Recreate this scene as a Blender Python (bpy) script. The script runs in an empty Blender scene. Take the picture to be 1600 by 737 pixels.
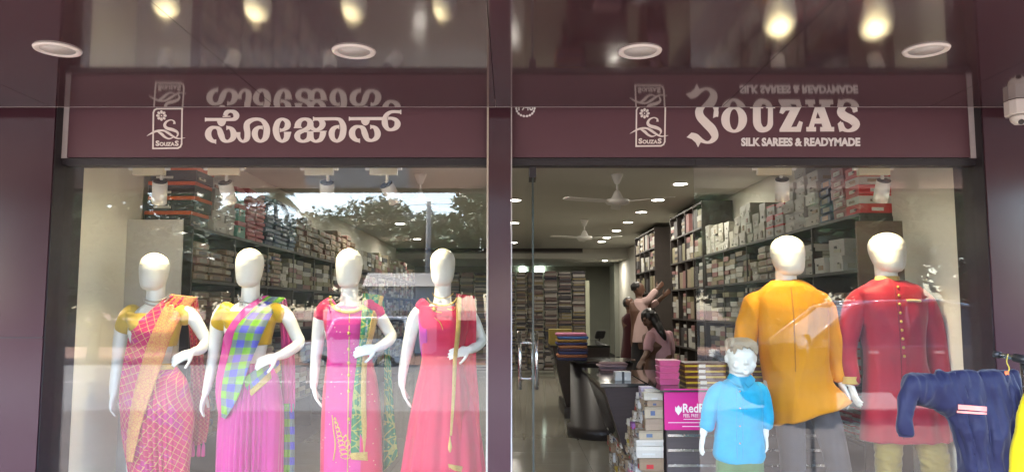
import bpy, bmesh, math, random
from mathutils import Vector, Matrix, noise as mnoise
R = math.radians
random.seed(7)
SC = bpy.context.scene
COL = SC.collection

# ------------------------------------------------------------------ camera, sky, sun, exposure
F = 1200.0                       # focal length in photo pixels (photo is 1600 x 737)
CAMZ = 1.5
PITCH = math.atan(111.5 / F)
cam = bpy.data.cameras.new('camera')
cam.sensor_width = 36.0
cam.lens = 36.0 * F / 1600.0
cam.clip_start = 0.05
cam.clip_end = 2000
camo = bpy.data.objects.new('camera', cam)
camo.location = (0, 0, CAMZ)
camo.rotation_euler = (R(90) + PITCH, 0, 0)
COL.objects.link(camo)
SC.camera = camo

W = bpy.data.worlds.new('World')
SC.world = W
W.use_nodes = True
nt = W.node_tree
nt.nodes.clear()
sky = nt.nodes.new('ShaderNodeTexSky')
sky.sky_type = 'NISHITA'
sky.sun_disc = False
SUN_EL, SUN_AZ = R(58), R(215)
sky.sun_elevation = SUN_EL
sky.sun_rotation = SUN_AZ
sky.air_density = 1.0
sky.dust_density = 1.5
sky.ozone_density = 1.0
bg = nt.nodes.new('ShaderNodeBackground')
bg.inputs['Strength'].default_value = 0.15
wo = nt.nodes.new('ShaderNodeOutputWorld')
nt.links.new(sky.outputs[0], bg.inputs[0])
nt.links.new(bg.outputs[0], wo.inputs[0])

sl = bpy.data.lights.new('sun', 'SUN')
sl.energy = 3.0
sl.angle = R(3.0)
sl.color = (1.0, 0.95, 0.88)
slo = bpy.data.objects.new('sun', sl)
sd = Vector((math.sin(SUN_AZ) * math.cos(SUN_EL), math.cos(SUN_AZ) * math.cos(SUN_EL), math.sin(SUN_EL)))
slo.rotation_euler = sd.to_track_quat('Z', 'Y').to_euler()
slo.location = (0, -10, 30)
COL.objects.link(slo)

SC.view_settings.view_transform = 'Standard'
SC.view_settings.look = 'None'
SC.view_settings.gamma = 1.0
SC.view_settings.use_curve_mapping = False
SC.view_settings.exposure = 3.9
SC.cycles.use_denoising = True
SC.cycles.max_bounces = 10
SC.cycles.transparent_max_bounces = 16
SC.cycles.glossy_bounces = 4
SC.cycles.diffuse_bounces = 4
SC.cycles.sample_clamp_indirect = 6
SC.cycles.caustics_reflective = False
SC.cycles.caustics_refractive = False

# ------------------------------------------------------------------ helpers
ST, CT = math.sin(PITCH), math.cos(PITCH)
def P(px, py, Y):
    """photo pixel -> world point at horizontal distance Y"""
    u = (px - 800) / F
    v = (368.5 - py) / F
    t = Y / (CT - v * ST)
    return Vector((u * t, Y, CAMZ + (ST + v * CT) * t))
def PX(px, py, Y): return P(px, py, Y).x
def PZ(py, Y): return P(800, py, Y).z

def lerp(a, b, t): return a + (b - a) * t
def interp(tab, x):
    """tab: sorted list of (x, v1, v2...) -> smooth interpolated tuple"""
    if x <= tab[0][0]: return tab[0][1:]
    for i in range(len(tab) - 1):
        if x <= tab[i + 1][0]:
            t = (x - tab[i][0]) / (tab[i + 1][0] - tab[i][0])
            p0 = tab[max(i - 1, 0)][1:]; p1 = tab[i][1:]; p2 = tab[i + 1][1:]; p3 = tab[min(i + 2, len(tab) - 1)][1:]
            out = []
            for a, b, c, d in zip(p0, p1, p2, p3):
                m1 = (c - a) / 2; m2 = (d - b) / 2
                t2, t3 = t * t, t * t * t
                out.append((2*t3-3*t2+1)*b + (t3-2*t2+t)*m1 + (-2*t3+3*t2)*c + (t3-t2)*m2)
            return tuple(out)
    return tab[-1][1:]
def catmull(pts, k=6):
    out = []
    n = len(pts)
    for i in range(n - 1):
        p0 = pts[max(i-1, 0)]; p1 = pts[i]; p2 = pts[i+1]; p3 = pts[min(i+2, n-1)]
        for j in range(k):
            t = j / k
            t2, t3 = t*t, t*t*t
            out.append(tuple(0.5*((2*b) + (-a+c)*t + (2*a-5*b+4*c-d)*t2 + (-a+3*b-3*c+d)*t3) for a, b, c, d in zip(p0, p1, p2, p3)))
    out.append(tuple(pts[-1]))
    return out

class MB:
    def __init__(s): s.v = []; s.f = []; s.m = []; s.uv = None
    def add(s, vs, fs, mi=0):
        b = len(s.v)
        s.v += [tuple(x) for x in vs]
        s.f += [tuple(i + b for i in f) for f in fs]
        s.m += [mi] * len(fs)
        return s
    def box(s, c, size, mi=0, rz=0.0, M=None):
        x, y, z = size[0]/2, size[1]/2, size[2]/2
        vs = [Vector((a*x, b*y, d*z)) for a in (-1, 1) for b in (-1, 1) for d in (-1, 1)]
        if M is not None: vs = [M @ v for v in vs]
        elif rz:
            q = Matrix.Rotation(rz, 3, 'Z'); vs = [q @ v for v in vs]
        vs = [v + Vector(c) for v in vs]
        return s.add(vs, [(0,1,3,2),(4,6,7,5),(0,4,5,1),(2,3,7,6),(0,2,6,4),(1,5,7,3)], mi)
    def bx(s, x0, x1, y0, y1, z0, z1, mi=0):
        return s.box(((x0+x1)/2, (y0+y1)/2, (z0+z1)/2), (abs(x1-x0), abs(y1-y0), abs(z1-z0)), mi)
    def loft(s, rings, mi=0, cap=True):
        n = len(rings[0]); vs = [p for r in rings for p in r]; fs = []
        for i in range(len(rings)-1):
            for j in range(n):
                a = i*n+j; b = i*n+(j+1) % n
                fs.append((a, b, b+n, a+n))
        if cap:
            fs.append(tuple(range(n))[::-1]); fs.append(tuple((len(rings)-1)*n+j for j in range(n)))
        return s.add(vs, fs, mi)
    def tube(s, pts, n=12, mi=0, k=5, flat=None):
        """pts: (x,y,z,r) smoothed; rounded ends"""
        pp = catmull([tuple(p) for p in pts], k) if len(pts) > 2 and k > 1 else [tuple(p) for p in pts]
        C = [Vector(p[:3]) for p in pp]; rr = [p[3] for p in pp]
        T = [(C[min(i+1, len(C)-1)] - C[max(i-1, 0)]).normalized() for i in range(len(C))]
        a = Vector((0, 0, 1)) if abs(T[0].z) < .9 else Vector((1, 0, 0))
        u = (a - T[0]*a.dot(T[0])).normalized()
        rings = []
        def ring(c, u, w, r): return [c + (u*math.cos(2*math.pi*j/n) + w*math.sin(2*math.pi*j/n))*r for j in range(n)]
        for i in range(len(C)):
            u = (u - T[i]*u.dot(T[i])).normalized(); w = T[i].cross(u)
            if i == 0:
                rings.append(ring(C[0]-T[0]*rr[0]*.45, u, w, rr[0]*.55)); rings.append(ring(C[0]-T[0]*rr[0]*.2, u, w, rr[0]*.88))
            rings.append(ring(C[i], u, w, rr[i]))
            if i == len(C)-1:
                rings.append(ring(C[i]+T[i]*rr[i]*.35, u, w, rr[i]*.85)); rings.append(ring(C[i]+T[i]*rr[i]*.6, u, w, rr[i]*.5))
        return s.loft(rings, mi)
    def cyl(s, a, b, r0, r1=None, n=20, mi=0):
        r1 = r0 if r1 is None else r1
        a, b = Vector(a), Vector(b); t = (b-a).normalized()
        q = Vector((0, 0, 1)) if abs(t.z) < .9 else Vector((1, 0, 0))
        u = (q - t*q.dot(t)).normalized(); w = t.cross(u)
        return s.loft([[c+(u*math.cos(2*math.pi*j/n)+w*math.sin(2*math.pi*j/n))*r for j in range(n)] for c, r in ((a, r0), (b, r1))], mi)
    def lathe(s, prof, o=(0, 0, 0), n=28, mi=0):
        return s.loft([[Vector(o)+Vector((r*math.cos(2*math.pi*j/n), r*math.sin(2*math.pi*j/n), z)) for j in range(n)] for r, z in prof], mi)
    def prism(s, poly, y0, y1, mi=0):
        """poly in (x,z), extruded along y"""
        n = len(poly)
        vs = [(x, y0, z) for x, z in poly] + [(x, y1, z) for x, z in poly]
        fs = [tuple(range(n)), tuple(range(n, 2*n))[::-1]] + [(i, i+n, (i+1) % n+n, (i+1) % n) for i in range(n)]
        return s.add(vs, fs, mi)
    def mesh(s, name, mats, smooth=False, fix=True):
        me = bpy.data.meshes.new(name)
        me.from_pydata([tuple(v) for v in s.v], [], s.f)
        for m in (mats if isinstance(mats, (list, tuple)) else [mats]): me.materials.append(m)
        me.polygons.foreach_set('material_index', s.m)
        if s.uv:
            l = me.uv_layers.new(name='UVMap')
            for lo in me.loops: l.data[lo.index].uv = s.uv[lo.vertex_index]
        if fix:
            bm = bmesh.new(); bm.from_mesh(me); bmesh.ops.recalc_face_normals(bm, faces=bm.faces); bm.to_mesh(me); bm.free()
        if smooth: me.polygons.foreach_set('use_smooth', [True]*len(me.polygons))
        me.update()
        return me
    def build(s, name, mats, parent=None, smooth=False, bevel=0, auto=None):
        o = bpy.data.objects.new(name, s.mesh(name, mats, smooth))
        COL.objects.link(o)
        if parent is not None: par(o, parent)
        if bevel:
            b = o.modifiers.new('bevel', 'BEVEL'); b.width = bevel; b.segments = 2; b.limit_method = 'ANGLE'
        return o
def par(o, p):
    o.parent = p
    # all things sit unrotated: keep world placement
    o.matrix_parent_inverse = Matrix.Translation(-Vector(p.location)) if p.type == 'EMPTY' else Matrix.Identity(4)
    if p.type != 'EMPTY': o.matrix_parent_inverse = p.matrix_basis.inverted()
def tag(o, label, cat, group=None, kind=None):
    o['label'] = label; o['category'] = cat
    if group: o['group'] = group
    if kind: o['kind'] = kind
    return o
def thing(name, label, cat, loc=(0, 0, 0), group=None):
    o = bpy.data.objects.new(name, None); o.empty_display_size = .1
    o.location = loc; COL.objects.link(o)
    return tag(o, label, cat, group)
def struct(name, mb, mat, smooth=False):
    o = mb.build(name, mat, None, smooth); o['kind'] = 'structure'
    return o
def bake(o):
    dg = bpy.context.evaluated_depsgraph_get()
    me = bpy.data.meshes.new_from_object(o.evaluated_get(dg))
    old = o.data
    o.modifiers.clear(); o.data = me
    if old.users == 0 and isinstance(old, bpy.types.Mesh): bpy.data.meshes.remove(old)
    return o
def remesh(o, vox=.005, it=6, fac=.5):
    m = o.modifiers.new('r', 'REMESH'); m.mode = 'VOXEL'; m.voxel_size = vox; m.use_smooth_shade = True
    if it:
        s = o.modifiers.new('s', 'SMOOTH'); s.iterations = it; s.factor = fac
    bake(o)
    o.data.polygons.foreach_set('use_smooth', [True]*len(o.data.polygons))
    return o
def wrinkle(o, amp, freq, seed=0, aniso=(1, 1, 1), mask=None):
    me = o.data
    nr = [Vector(v.normal) for v in me.vertices]
    for v, n in zip(me.vertices, nr):
        p = Vector((v.co.x*aniso[0], v.co.y*aniso[1], v.co.z*aniso[2]))*freq + Vector((seed*7.3, seed*3.1, seed))
        d = 1-2*abs(mnoise.noise(p)) + .5*mnoise.noise(p*2.3)
        a = amp*(mask(v.co) if mask else 1)
        v.co += n*d*a
    me.update()

# ------------------------------------------------------------------ materials
class NT:
    def __init__(s, name):
        s.mat = bpy.data.materials.new(name); s.mat.use_nodes = True
        s.t = s.mat.node_tree; s.b = s.t.nodes['Principled BSDF']; s.out = s.t.nodes['Material Output']
    def new(s, k, **kw):
        n = s.t.nodes.new(k)
        for a, b in kw.items(): setattr(n, a, b)
        return n
    def put(s, sock, v):
        if isinstance(v, bpy.types.NodeSocket): s.t.links.new(v, sock)
        elif isinstance(v, (tuple, list)) and len(v) == 3 and sock.type == 'RGBA': sock.default_value = (*v, 1)
        else: sock.default_value = v
    def math(s, op, a, b=0.0, c=None):
        n = s.new('ShaderNodeMath', operation=op); s.put(n.inputs[0], a); s.put(n.inputs[1], b)
        if c is not None: s.put(n.inputs[2], c)
        return n.outputs[0]
    def mix(s, f, a, b):
        n = s.new('ShaderNodeMix', data_type='RGBA'); s.put(n.inputs['Factor'], f)
        s.put(n.inputs[6], a); s.put(n.inputs[7], b)
        return n.outputs[2]
    def coord(s, k='Object'): return s.new('ShaderNodeTexCoord').outputs[k]
    def sep(s, v):
        n = s.new('ShaderNodeSeparateXYZ'); s.put(n.inputs[0], v); return n.outputs
    def comb(s, x, y, z=0.0):
        n = s.new('ShaderNodeCombineXYZ')
        for i, q in enumerate((x, y, z)): s.put(n.inputs[i], q)
        return n.outputs[0]
    def noise(s, scale, vec=None, detail=4, rough=.6):
        n = s.new('ShaderNodeTexNoise'); n.inputs['Scale'].default_value = scale; n.inputs['Detail'].default_value = detail
        n.inputs['Roughness'].default_value = rough
        if vec is not None: s.put(n.inputs['Vector'], vec)
        return n.outputs['Fac']
    def vor(s, scale, vec=None, out='Distance', feature='F1'):
        n = s.new('ShaderNodeTexVoronoi', feature=feature); n.inputs['Scale'].default_value = scale
        if vec is not None: s.put(n.inputs['Vector'], vec)
        return n.outputs[out]
    def ramp(s, f, stops, interp='LINEAR'):
        n = s.new('ShaderNodeValToRGB'); s.put(n.inputs[0], f); n.color_ramp.interpolation = interp
        e = n.color_ramp.elements
        while len(e) < len(stops): e.new(.5)
        for q, (p, c) in zip(e, stops): q.position = p; q.color = (*c, 1)
        return n.outputs[0]
    def band(s, x, period, width, phase=0.0):
        """1 where frac(x/period+phase) < width"""
        return s.math('LESS_THAN', s.math('FRACT', s.math('ADD', s.math('DIVIDE', x, period), 100+phase)), width)
    def rng(s, x, lo, hi): return s.math('MULTIPLY', s.math('GREATER_THAN', x, lo), s.math('LESS_THAN', x, hi))
    def bump(s, h, strength=.2, dist=.01):
        n = s.new('ShaderNodeBump'); n.inputs['Strength'].default_value = strength; n.inputs['Distance'].default_value = dist
        s.put(n.inputs['Height'], h); s.put(s.b.inputs['Normal'], n.outputs[0])
    def set(s, **kw):
        names = dict(col='Base Color', rough='Roughness', metal='Metallic', ior='IOR', coat='Coat Weight', coatr='Coat Roughness', spec='Specular IOR Level', sheen='Sheen Weight', trans='Transmission Weight', sss='Subsurface Weight', alpha='Alpha')
        for k, v in kw.items(): s.put(s.b.inputs[names[k]], v)
        return s
    def emit(s, col, st): s.put(s.b.inputs['Emission Color'], col); s.put(s.b.inputs['Emission Strength'], st); return s

def mul(c, k): return tuple(min(1, x*k) for x in c)
def plain(name, col, rough=.5, var=.12, scale=6, bump=0.0, bscale=60, metal=0, **kw):
    n = NT(name); c = n.coord()
    f = n.noise(scale, c)
    n.set(col=n.mix(f, mul(col, 1-var), mul(col, 1+var)), rough=n.math('ADD', n.math('MULTIPLY', n.noise(scale*2.3, c), .2), max(0, rough-.1)), metal=metal, **kw)
    if bump: n.bump(n.noise(bscale, c), bump, .004)
    return n.mat
def emissive(name, col, st, base=(.8, .8, .8)):
    n = NT(name); n.set(col=base, rough=.4); n.emit(col, st); return n.mat
def randcol(name, stops, rough=.5, var=.1, bump=.1):
    """colour picked per object"""
    n = NT(name); oi = n.new('ShaderNodeObjectInfo').outputs['Random']
    c = n.ramp(oi, [(i/len(stops), q) for i, q in enumerate(stops)], 'CONSTANT')
    f = n.noise(30, n.coord('Object'))
    n.set(col=n.mix(n.math('MULTIPLY', f, var*2), c, (.03, .02, .02)), rough=rough)
    if bump: n.bump(n.noise(50, n.coord('Object')), bump, .003)
    return n.mat
M = {}
def glossy_panel(name, col, spec_ior=1.75, dirt=.25, r0=.035):
    n = NT(name); c = n.coord()
    g = n.noise(1.3, c, 5); fine = n.noise(45, c, 3)
    col2 = n.mix(n.math('MULTIPLY', g, dirt), col, (.16, .13, .12))
    n.set(col=col2, rough=n.math('ADD', n.math('MULTIPLY', n.noise(3, c, 6), .07), r0), ior=spec_ior)
    n.bump(n.math('ADD', n.noise(1.1, c, 1), n.math('MULTIPLY', fine, .004)), .02, .05)
    return n.mat
M['soffit'] = glossy_panel('maroon_panel', (.050, .018, .027), 1.9)
M['pillar'] = glossy_panel('maroon_pillar', (.048, .015, .026), 1.4, .18, .13)
M['sign'] = plain('sign_maroon', (.105, .045, .058), .5, .08, 3)
M['letter'] = plain('letter_cream', (.88, .83, .78), .5, .03)
M['letter_w'] = plain('letter_white', (.85, .83, .82), .5, .03)
M['dark_alu'] = plain('dark_aluminium', (.020, .016, .019), .55, .2, 8)
M['strip'] = plain('pale_strip', (.50, .46, .46), .6, .15, 12)
M['rust'] = plain('raw_edge', (.28, .18, .10), .9, .4, 40, .4)
M['silicone'] = plain('sealant', (.50, .45, .37), .8, .25, 30, .2)
M['wall_in'] = plain('wall_cream', (.74, .71, .62), .75, .06, 3, .05)
M['wall_green'] = plain('wall_greygreen', (.30, .31, .26), .8, .06, 2)
M['ceil'] = plain('ceiling_paint', (.52, .51, .46), .85, .04, 2)
M['slab'] = plain('concrete_slab', (.2, .19, .18), .9, .2, 3)
M['board'] = plain('board_grey', (.43, .41, .38), .7, .1, 8, .1, 90)
M['shelf'] = plain('shelf_dark', (.035, .026, .022), .5, .3, 9)
M['white'] = plain('white_enamel', (.75, .74, .70), .35, .05)
M['cream'] = plain('cream_plastic', (.62, .57, .40), .4, .05)
M['steel'] = plain('brushed_steel', (.62, .62, .62), .25, .1, 20, metal=1)
M['black'] = plain('black_plastic', (.02, .02, .022), .4, .2)
M['chairb'] = plain('chair_black', (.015, .015, .016), .6, .2)
M['lens'] = plain('lens', (.01, .01, .012), .1, .1)
M['mann'] = plain('mannequin_white', (.80, .79, .73), .32, .02, 4)
M['concrete'] = plain('paving', (.080, .062, .052), .9, .45, 2, .2)
M['road'] = plain('road_asphalt', (.14, .132, .125), .9, .25, 3, .3)
M['soil'] = plain('laterite_soil', (.17, .085, .055), .95, .3, .6, .3)
M['tile'] = None
def glass_mat():
    n = NT('window_glass'); n.t.nodes.remove(n.b)
    g = n.new('ShaderNodeNewGeometry')
    dp = n.new('ShaderNodeVectorMath', operation='DOT_PRODUCT'); n.put(dp.inputs[0], g.outputs['Normal']); n.put(dp.inputs[1], g.outputs['Incoming'])
    c = n.math('ABSOLUTE', dp.outputs['Value'])
    s = n.math('POWER', n.math('SUBTRACT', 1.0, c), 5.0)
    f = n.math('ADD', n.math('MULTIPLY', s, .955), .042)
    tr = n.new('ShaderNodeBsdfTransparent'); tr.inputs[0].default_value = (.96, .97, .96, 1)
    gl = n.new('ShaderNodeBsdfGlossy'); gl.inputs['Roughness'].default_value = .0; gl.inputs['Color'].default_value = (1, 1, 1, 1)
    # dust film: a little diffuse scatter, stronger in smears
    df = n.new('ShaderNodeBsdfDiffuse'); df.inputs[0].default_value = (.6, .57, .53, 1)
    co = n.coord()
    mp = n.new('ShaderNodeMapping'); n.put(mp.inputs[0], co); mp.inputs['Scale'].default_value = (.7, 1, 5)
    d = n.math('MULTIPLY', n.math('POWER', n.noise(2.0, mp.outputs[0], 6, .7), 2.0), .05)
    m1 = n.new('ShaderNodeMixShader'); n.put(m1.inputs[0], d); n.t.links.new(tr.outputs[0], m1.inputs[1]); n.t.links.new(df.outputs[0], m1.inputs[2])
    m2 = n.new('ShaderNodeMixShader'); n.put(m2.inputs[0], f); n.t.links.new(m1.outputs[0], m2.inputs[1]); n.t.links.new(gl.outputs[0], m2.inputs[2])
    n.t.links.new(m2.outputs[0], n.out.inputs[0])
    return n.mat
M['glass'] = glass_mat()
def tile_mat():
    n = NT('floor_tile'); c = n.coord()
    f = n.noise(2.5, c, 8, .7)
    n.set(col=n.mix(f, (.20, .19, .155), (.30, .285, .235)), rough=.12)
    return n.mat
M['tile'] = tile_mat()
def wood_mat(name, a, b, sc=(30, 2, 2), rough=.45):
    n = NT(name); c = n.coord(); mp = n.new('ShaderNodeMapping'); n.put(mp.inputs[0], c); mp.inputs['Scale'].default_value = sc
    n.set(col=n.mix(n.noise(3, mp.outputs[0], 6, .7), a, b), rough=rough); return n.mat
M['laminate'] = wood_mat('counter_laminate', (.055, .042, .042), (.10, .08, .08), (2, 2, 25))
M['granite'] = plain('counter_granite', (.03, .032, .03), .08, .5, 120)
# ------------------------------------------------------------------ ground and street (seen mirrored in the glass)
GY = 4.84            # glass plane
SY = 4.80            # sign plane
SOF = 2.714          # soffit height
FLOOR = 0.05
PLAT = 0.20
CEIL = 3.12
struct('ground', MB().add([(-300, -400, -.34), (300, -400, -.34), (300, 300, -.34), (-300, 300, -.34)], [(0, 1, 2, 3)]), M['soil'])
struct('road', MB().bx(-150, 150, -11.5, -1.75, -.40, -.06), M['road'])
struct('forecourt', MB().bx(-40, 40, -1.7, 4.86, -.6, 0), M['concrete'])
mk = MB()
for i in range(-20, 20): mk.bx(i*6, i*6+3, -6.75, -6.63, -.058, -.055)
struct('road_marking', mk, plain('road_paint', (.7, .7, .66), .8, .2, 5))

# ------------------------------------------------------------------ shop shell
shell = MB()
shell.bx(-6, 6, 4.9, 26, CEIL+.04, 3.4)                  # unseen roof slab, added to keep the sky out
shell.bx(-6, 6, 1.8, 4.86, SOF+.06, 3.4)                 # unseen slab added over the canopy to block the sky
shell.bx(-6, 6, 4.86, 5.02, 2.80, 3.3)
struct('sky_block_slab', shell, M['slab'])
struct('light_block_upper_wall', MB().bx(-6, 6, 4.5, 5.0, 3.42, 7.0), M['wall_in'])  # upper wall out of view, added to block light from above
struct('canopy_fascia', MB().bx(-6, 6, 1.70, 1.765, SOF-.02, 3.5), M['pillar'])
sof = thing('canopy_soffit', 'glossy maroon panelled canopy ceiling over the shopfront', 'ceiling', (0, 3, SOF)); sof['kind'] = 'structure'
JX = [-5.6, -4.2, -2.80, -1.44, -.10, 1.28, 2.54, 3.9, 5.6]
for a, b in zip(JX, JX[1:]):
    MB().bx(a+.0015, b-.0015, 1.77, 4.585, SOF, SOF+.03).build('panel', M['soffit'], sof)
MB().bx(-5.6, 5.6, 4.586, 4.590, SOF-.001, SOF+.05).build('edge_trim', M['strip'], sof)
# round downlights in the soffit
trim = MB().lathe([(.074, 0), (.086, -.010), (.100, -.008), (.104, 0)], n=40)
disc = MB().lathe([(.076, -.001), (.076, -.004)], n=40)
M['led_off'] = plain('downlight_diffuser', (.50, .50, .48), .5, .04)
for px, py in ((90, 77), (553, 80), (1000, 80), (1447, 78)):
    t0 = P(px, py, 1.0) - Vector((0, 0, CAMZ)); k = (SOF - CAMZ)/t0.z
    q = Vector((t0.x*k, k, SOF))
    t = thing('soffit_downlight', 'unlit round white downlight set into the maroon canopy ceiling', 'downlight', q, 'downlights in the canopy ceiling')
    for nm, mb, m in (('trim_ring', trim, M['white']), ('diffuser', disc, M['led_off'])):
        o = mb.build(nm, m, None, True); o.parent = t

# pillars of maroon panels
PY = 4.72
def pillar(name, label, x0, x1, joints, edge):
    t = thing(name, label, 'pillar', ((x0+x1)/2, PY+.2, 0))
    zs = [0.0] + joints + [3.3]
    for a, b in zip(zs, zs[1:]):
        MB().bx(x0, x1, PY, PY+.35, a+.003, b-.003).build('panel', M['pillar'], t)
    MB().bx(x0+.01, x1-.01, PY+.006, PY+.34, 0, 3.3).build('core', M['dark_alu'], t)
    if edge:
        xe = x1 if edge > 0 else x0
        MB().bx(xe+.001*edge, xe+edge*.007, PY+.012, PY+.34, 0, 3.29).build('corner_trim', M['dark_alu'], t)
    return t
XL = P(71, 450, PY).x; XR = P(1551, 450, PY).x
pillar('pillar', 'wide maroon panelled pillar beside the sarees window', -4.4, XL, [PZ(527, PY)], 1)
pillar('pillar', 'wide maroon panelled pillar carrying the white security camera', XR, 4.4, [], -1)
XM0 = PX(763, 450, PY); XM1 = PX(798, 450, PY)
t = thing('mullion_post', 'narrow maroon post between display window and glass door', 'post', ((XM0+XM1)/2, PY, 0))
MB().bx(XM0, XM1, PY, GY+.12, 0, 3.0).build('post_body', M['pillar'], t)
MB().bx(XM0-.012, XM0-.001, PY+.003, PY+.03, 0, 2.99).build('edge_strip', M['silicone'], t)
MB().bx(XM1+.001, XM1+.008, PY+.003, PY+.03, 0, 2.99).build('edge_strip', M['strip'], t)
WL = PX(80, 450, GY); WR = PX(1543, 450, GY)    # opening at the glass
DX0 = PX(833, 450, GY); DX1 = PX(1088, 450, GY)

# ---- signs
ZB = PZ(246, SY); ZT = 2.98
def px2sign(px, py, off=.004): 
    p = P(px, py, SY); return Vector((p.x, SY-off, p.z))
SX0 = PX(107, 205, SY); SX1 = PX(763, 205, SY); SX2 = PX(798, 205, SY); SX3 = PX(1514, 205, SY)
signs = []
for nm, lab, a, b in (('sign_board', 'maroon sign board with cream regional script and flower logo', SX0, SX1+.03), ('sign_board', 'maroon sign board reading SOUZAS silk sarees and readymade', SX2-.03, SX3)):
    t = thing(nm, lab, 'sign', ((a+b)/2, SY, ZB)); signs.append(t)
    MB().bx(a, b, SY, SY+.035, ZB, ZT).build('panel', M['sign'], t)
for a, b, e, lab in ((PX(94, 205, SY), SX0-.002, 0, 'pale strip closing the end of the regional script sign'), (SX3+.002, PX(1527, 205, SY), 1, 'pale strip closing the end of the SOUZAS sign')):
    s = thing('end_strip', lab, 'strip', (a, SY, ZB))
    MB().bx(a, b, SY-.003, SY+.03, ZB-.01, ZT).build('strip_face', M['strip'], s)
    if e: MB().bx(b+.001, b+.022, SY+.004, SY+.03, ZB, ZT).build('raw_edge', M['rust'], s)
    else: MB().bx(a-.012, a-.001, SY+.004, SY+.03, ZB-.02, ZT).build('raw_edge', M['dark_alu'], s)

class Strokes:
    """flat lettering built from variable-width strokes, in pixels of an enlarged crop"""
    def __init__(s, ox, oy, sc): s.o = (ox, oy, sc); s.mb = MB(); s.n = 0
    def pt(s, x, y, off): return px2sign(s.o[0]+x/s.o[2], s.o[1]+y/s.o[2], off)
    def stroke(s, pts, k=7):
        s.n += 1; off = .004+.00015*(s.n % 9)
        pp = catmull(pts, k) if len(pts) > 2 else pts
        L, Rr = [], []
        for i, (x, y, w) in enumerate(pp):
            a = pp[max(i-1, 0)]; b = pp[min(i+1, len(pp)-1)]
            dx, dy = b[0]-a[0], b[1]-a[1]; d = math.hypot(dx, dy) or 1
            nx, ny = -dy/d*w/2, dx/d*w/2
            L.append((x+nx, y+ny)); Rr.append((x-nx, y-ny))
        n = len(pp)
        vs = [s.pt(*q, off) for q in L]+[s.pt(*q, off) for q in Rr]+[s.pt(*q, -.001) for q in L]+[s.pt(*q, -.001) for q in Rr]
        fs = []
        for i in range(n-1):
            fs += [(i, i+1, n+i+1, n+i), (i, 2*n+i, 2*n+i+1, i+1), (n+i, n+i+1, 3*n+i+1, 3*n+i)]
        fs += [(0, n, 3*n, 2*n), (n-1, 3*n-1, 4*n-1, 2*n-1)]
        s.mb.add(vs, fs); return s
    def poly(s, pts):
        s.n += 1; off = .004+.00015*(s.n % 9); n = len(pts)
        vs = [s.pt(*q, off) for q in pts]+[s.pt(*q, -.001) for q in pts]
        s.mb.add(vs, [tuple(range(n))]+[(i, i+n, (i+1) % n+n, (i+1) % n) for i in range(n)]); return s
    def disc(s, x, y, r, n=18): return s.poly([(x+r*math.cos(2*math.pi*j/n), y+r*math.sin(2*math.pi*j/n)) for j in range(n)])
    def ring(s, x, y, rx, ry, ix, iy, n=48):
        s.n += 1; off = .004
        A = [(x+rx*math.cos(2*math.pi*j/n), y+ry*math.sin(2*math.pi*j/n)) for j in range(n)]
        B = [(x+ix*math.cos(2*math.pi*j/n), y+iy*math.sin(2*math.pi*j/n)) for j in range(n)]
        vs = [s.pt(*q, off) for q in A]+[s.pt(*q, off) for q in B]+[s.pt(*q, 0) for q in A]+[s.pt(*q, 0) for q in B]
        fs = []
        for i in range(n):
            j = (i+1) % n
            fs += [(i, j, n+j, n+i), (i, 2*n+i, 2*n+j, j), (n+i, n+j, 3*n+j, 3*n+i)]
        s.mb.add(vs, fs); return s
    def done(s, name, mat, parent): return s.mb.build(name, mat, parent)

def text_on(name, body, px0, px1, py0, py1, mat, parent, Y, bold=.0, ext=.001, plane='XZ'):
    """text object fitted to a pixel box on a wall at distance Y"""
    cu = bpy.data.curves.new(name, 'FONT'); cu.body = body; cu.size = 1; cu.offset = bold; cu.extrude = .01; cu.resolution_u = 3
    o = bpy.data.objects.new(name, cu); COL.objects.link(o)
    dg = bpy.context.evaluated_depsgraph_get(); me = bpy.data.meshes.new_from_object(o.evaluated_get(dg))
    bpy.data.objects.remove(o); bpy.data.curves.remove(cu)
    xs = [v.co.x for v in me.vertices]; ys = [v.co.y for v in me.vertices]
    a, b, c, d = min(xs), max(xs), min(ys), max(ys)
    for v in me.vertices:
        u = (v.co.x-a)/(b-a); w = (v.co.y-c)/(d-c)
        p = P(lerp(px0, px1, u), lerp(py1, py0, w), Y)
        v.co = (p.x, Y - (ext if v.co.z > 0 else -ext), p.z)
    me.materials.clear(); me.materials.append(mat)
    for f in me.polygons: f.material_index = 0
    o = bpy.data.objects.new(name, me); COL.objects.link(o); par(o, parent)
    return o

# regional script
K = Strokes(310, 160, 9.21)
def sa(dx, dy):
    st = Strokes(310, 160, 9.21)
    st.stroke([(250+dx, 566+dy, 44), (195+dx, 548+dy, 62), (150+dx, 495+dy, 88), (146+dx, 430+dy, 86), (185+dx, 375+dy, 60), (245+dx, 362+dy, 40), (300+dx, 390+dy, 72), (330+dx, 470+dy, 88), (362+dx, 540+dy, 66), (425+dx, 562+dy, 40), (490+dx, 525+dy, 72), (512+dx, 465+dy, 90), (490+dx, 400+dy, 74), (452+dx, 368+dy, 46), (405+dx, 366+dy, 46)])
    st.stroke([(250+dx, 535+dy, 16), (250+dx, 597+dy, 16)])
    st.stroke([(411+dx, 338+dy, 14), (411+dx, 398+dy, 14)])
    n = 14
    st.poly([(335+dx+64*math.cos(math.pi*j/n), 262+dy+84*math.sin(math.pi*j/n)) for j in range(n+1)])
    return st
a1 = sa(0, 0)
a1.stroke([(100, 249, 44), (300, 249, 42), (480, 248, 44), (530, 232, 66), (548, 190, 86), (520, 145, 66), (465, 130, 42), (412, 145, 62), (385, 195, 62)])
a1.stroke([(104, 222, 14), (104, 278, 14)])
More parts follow.
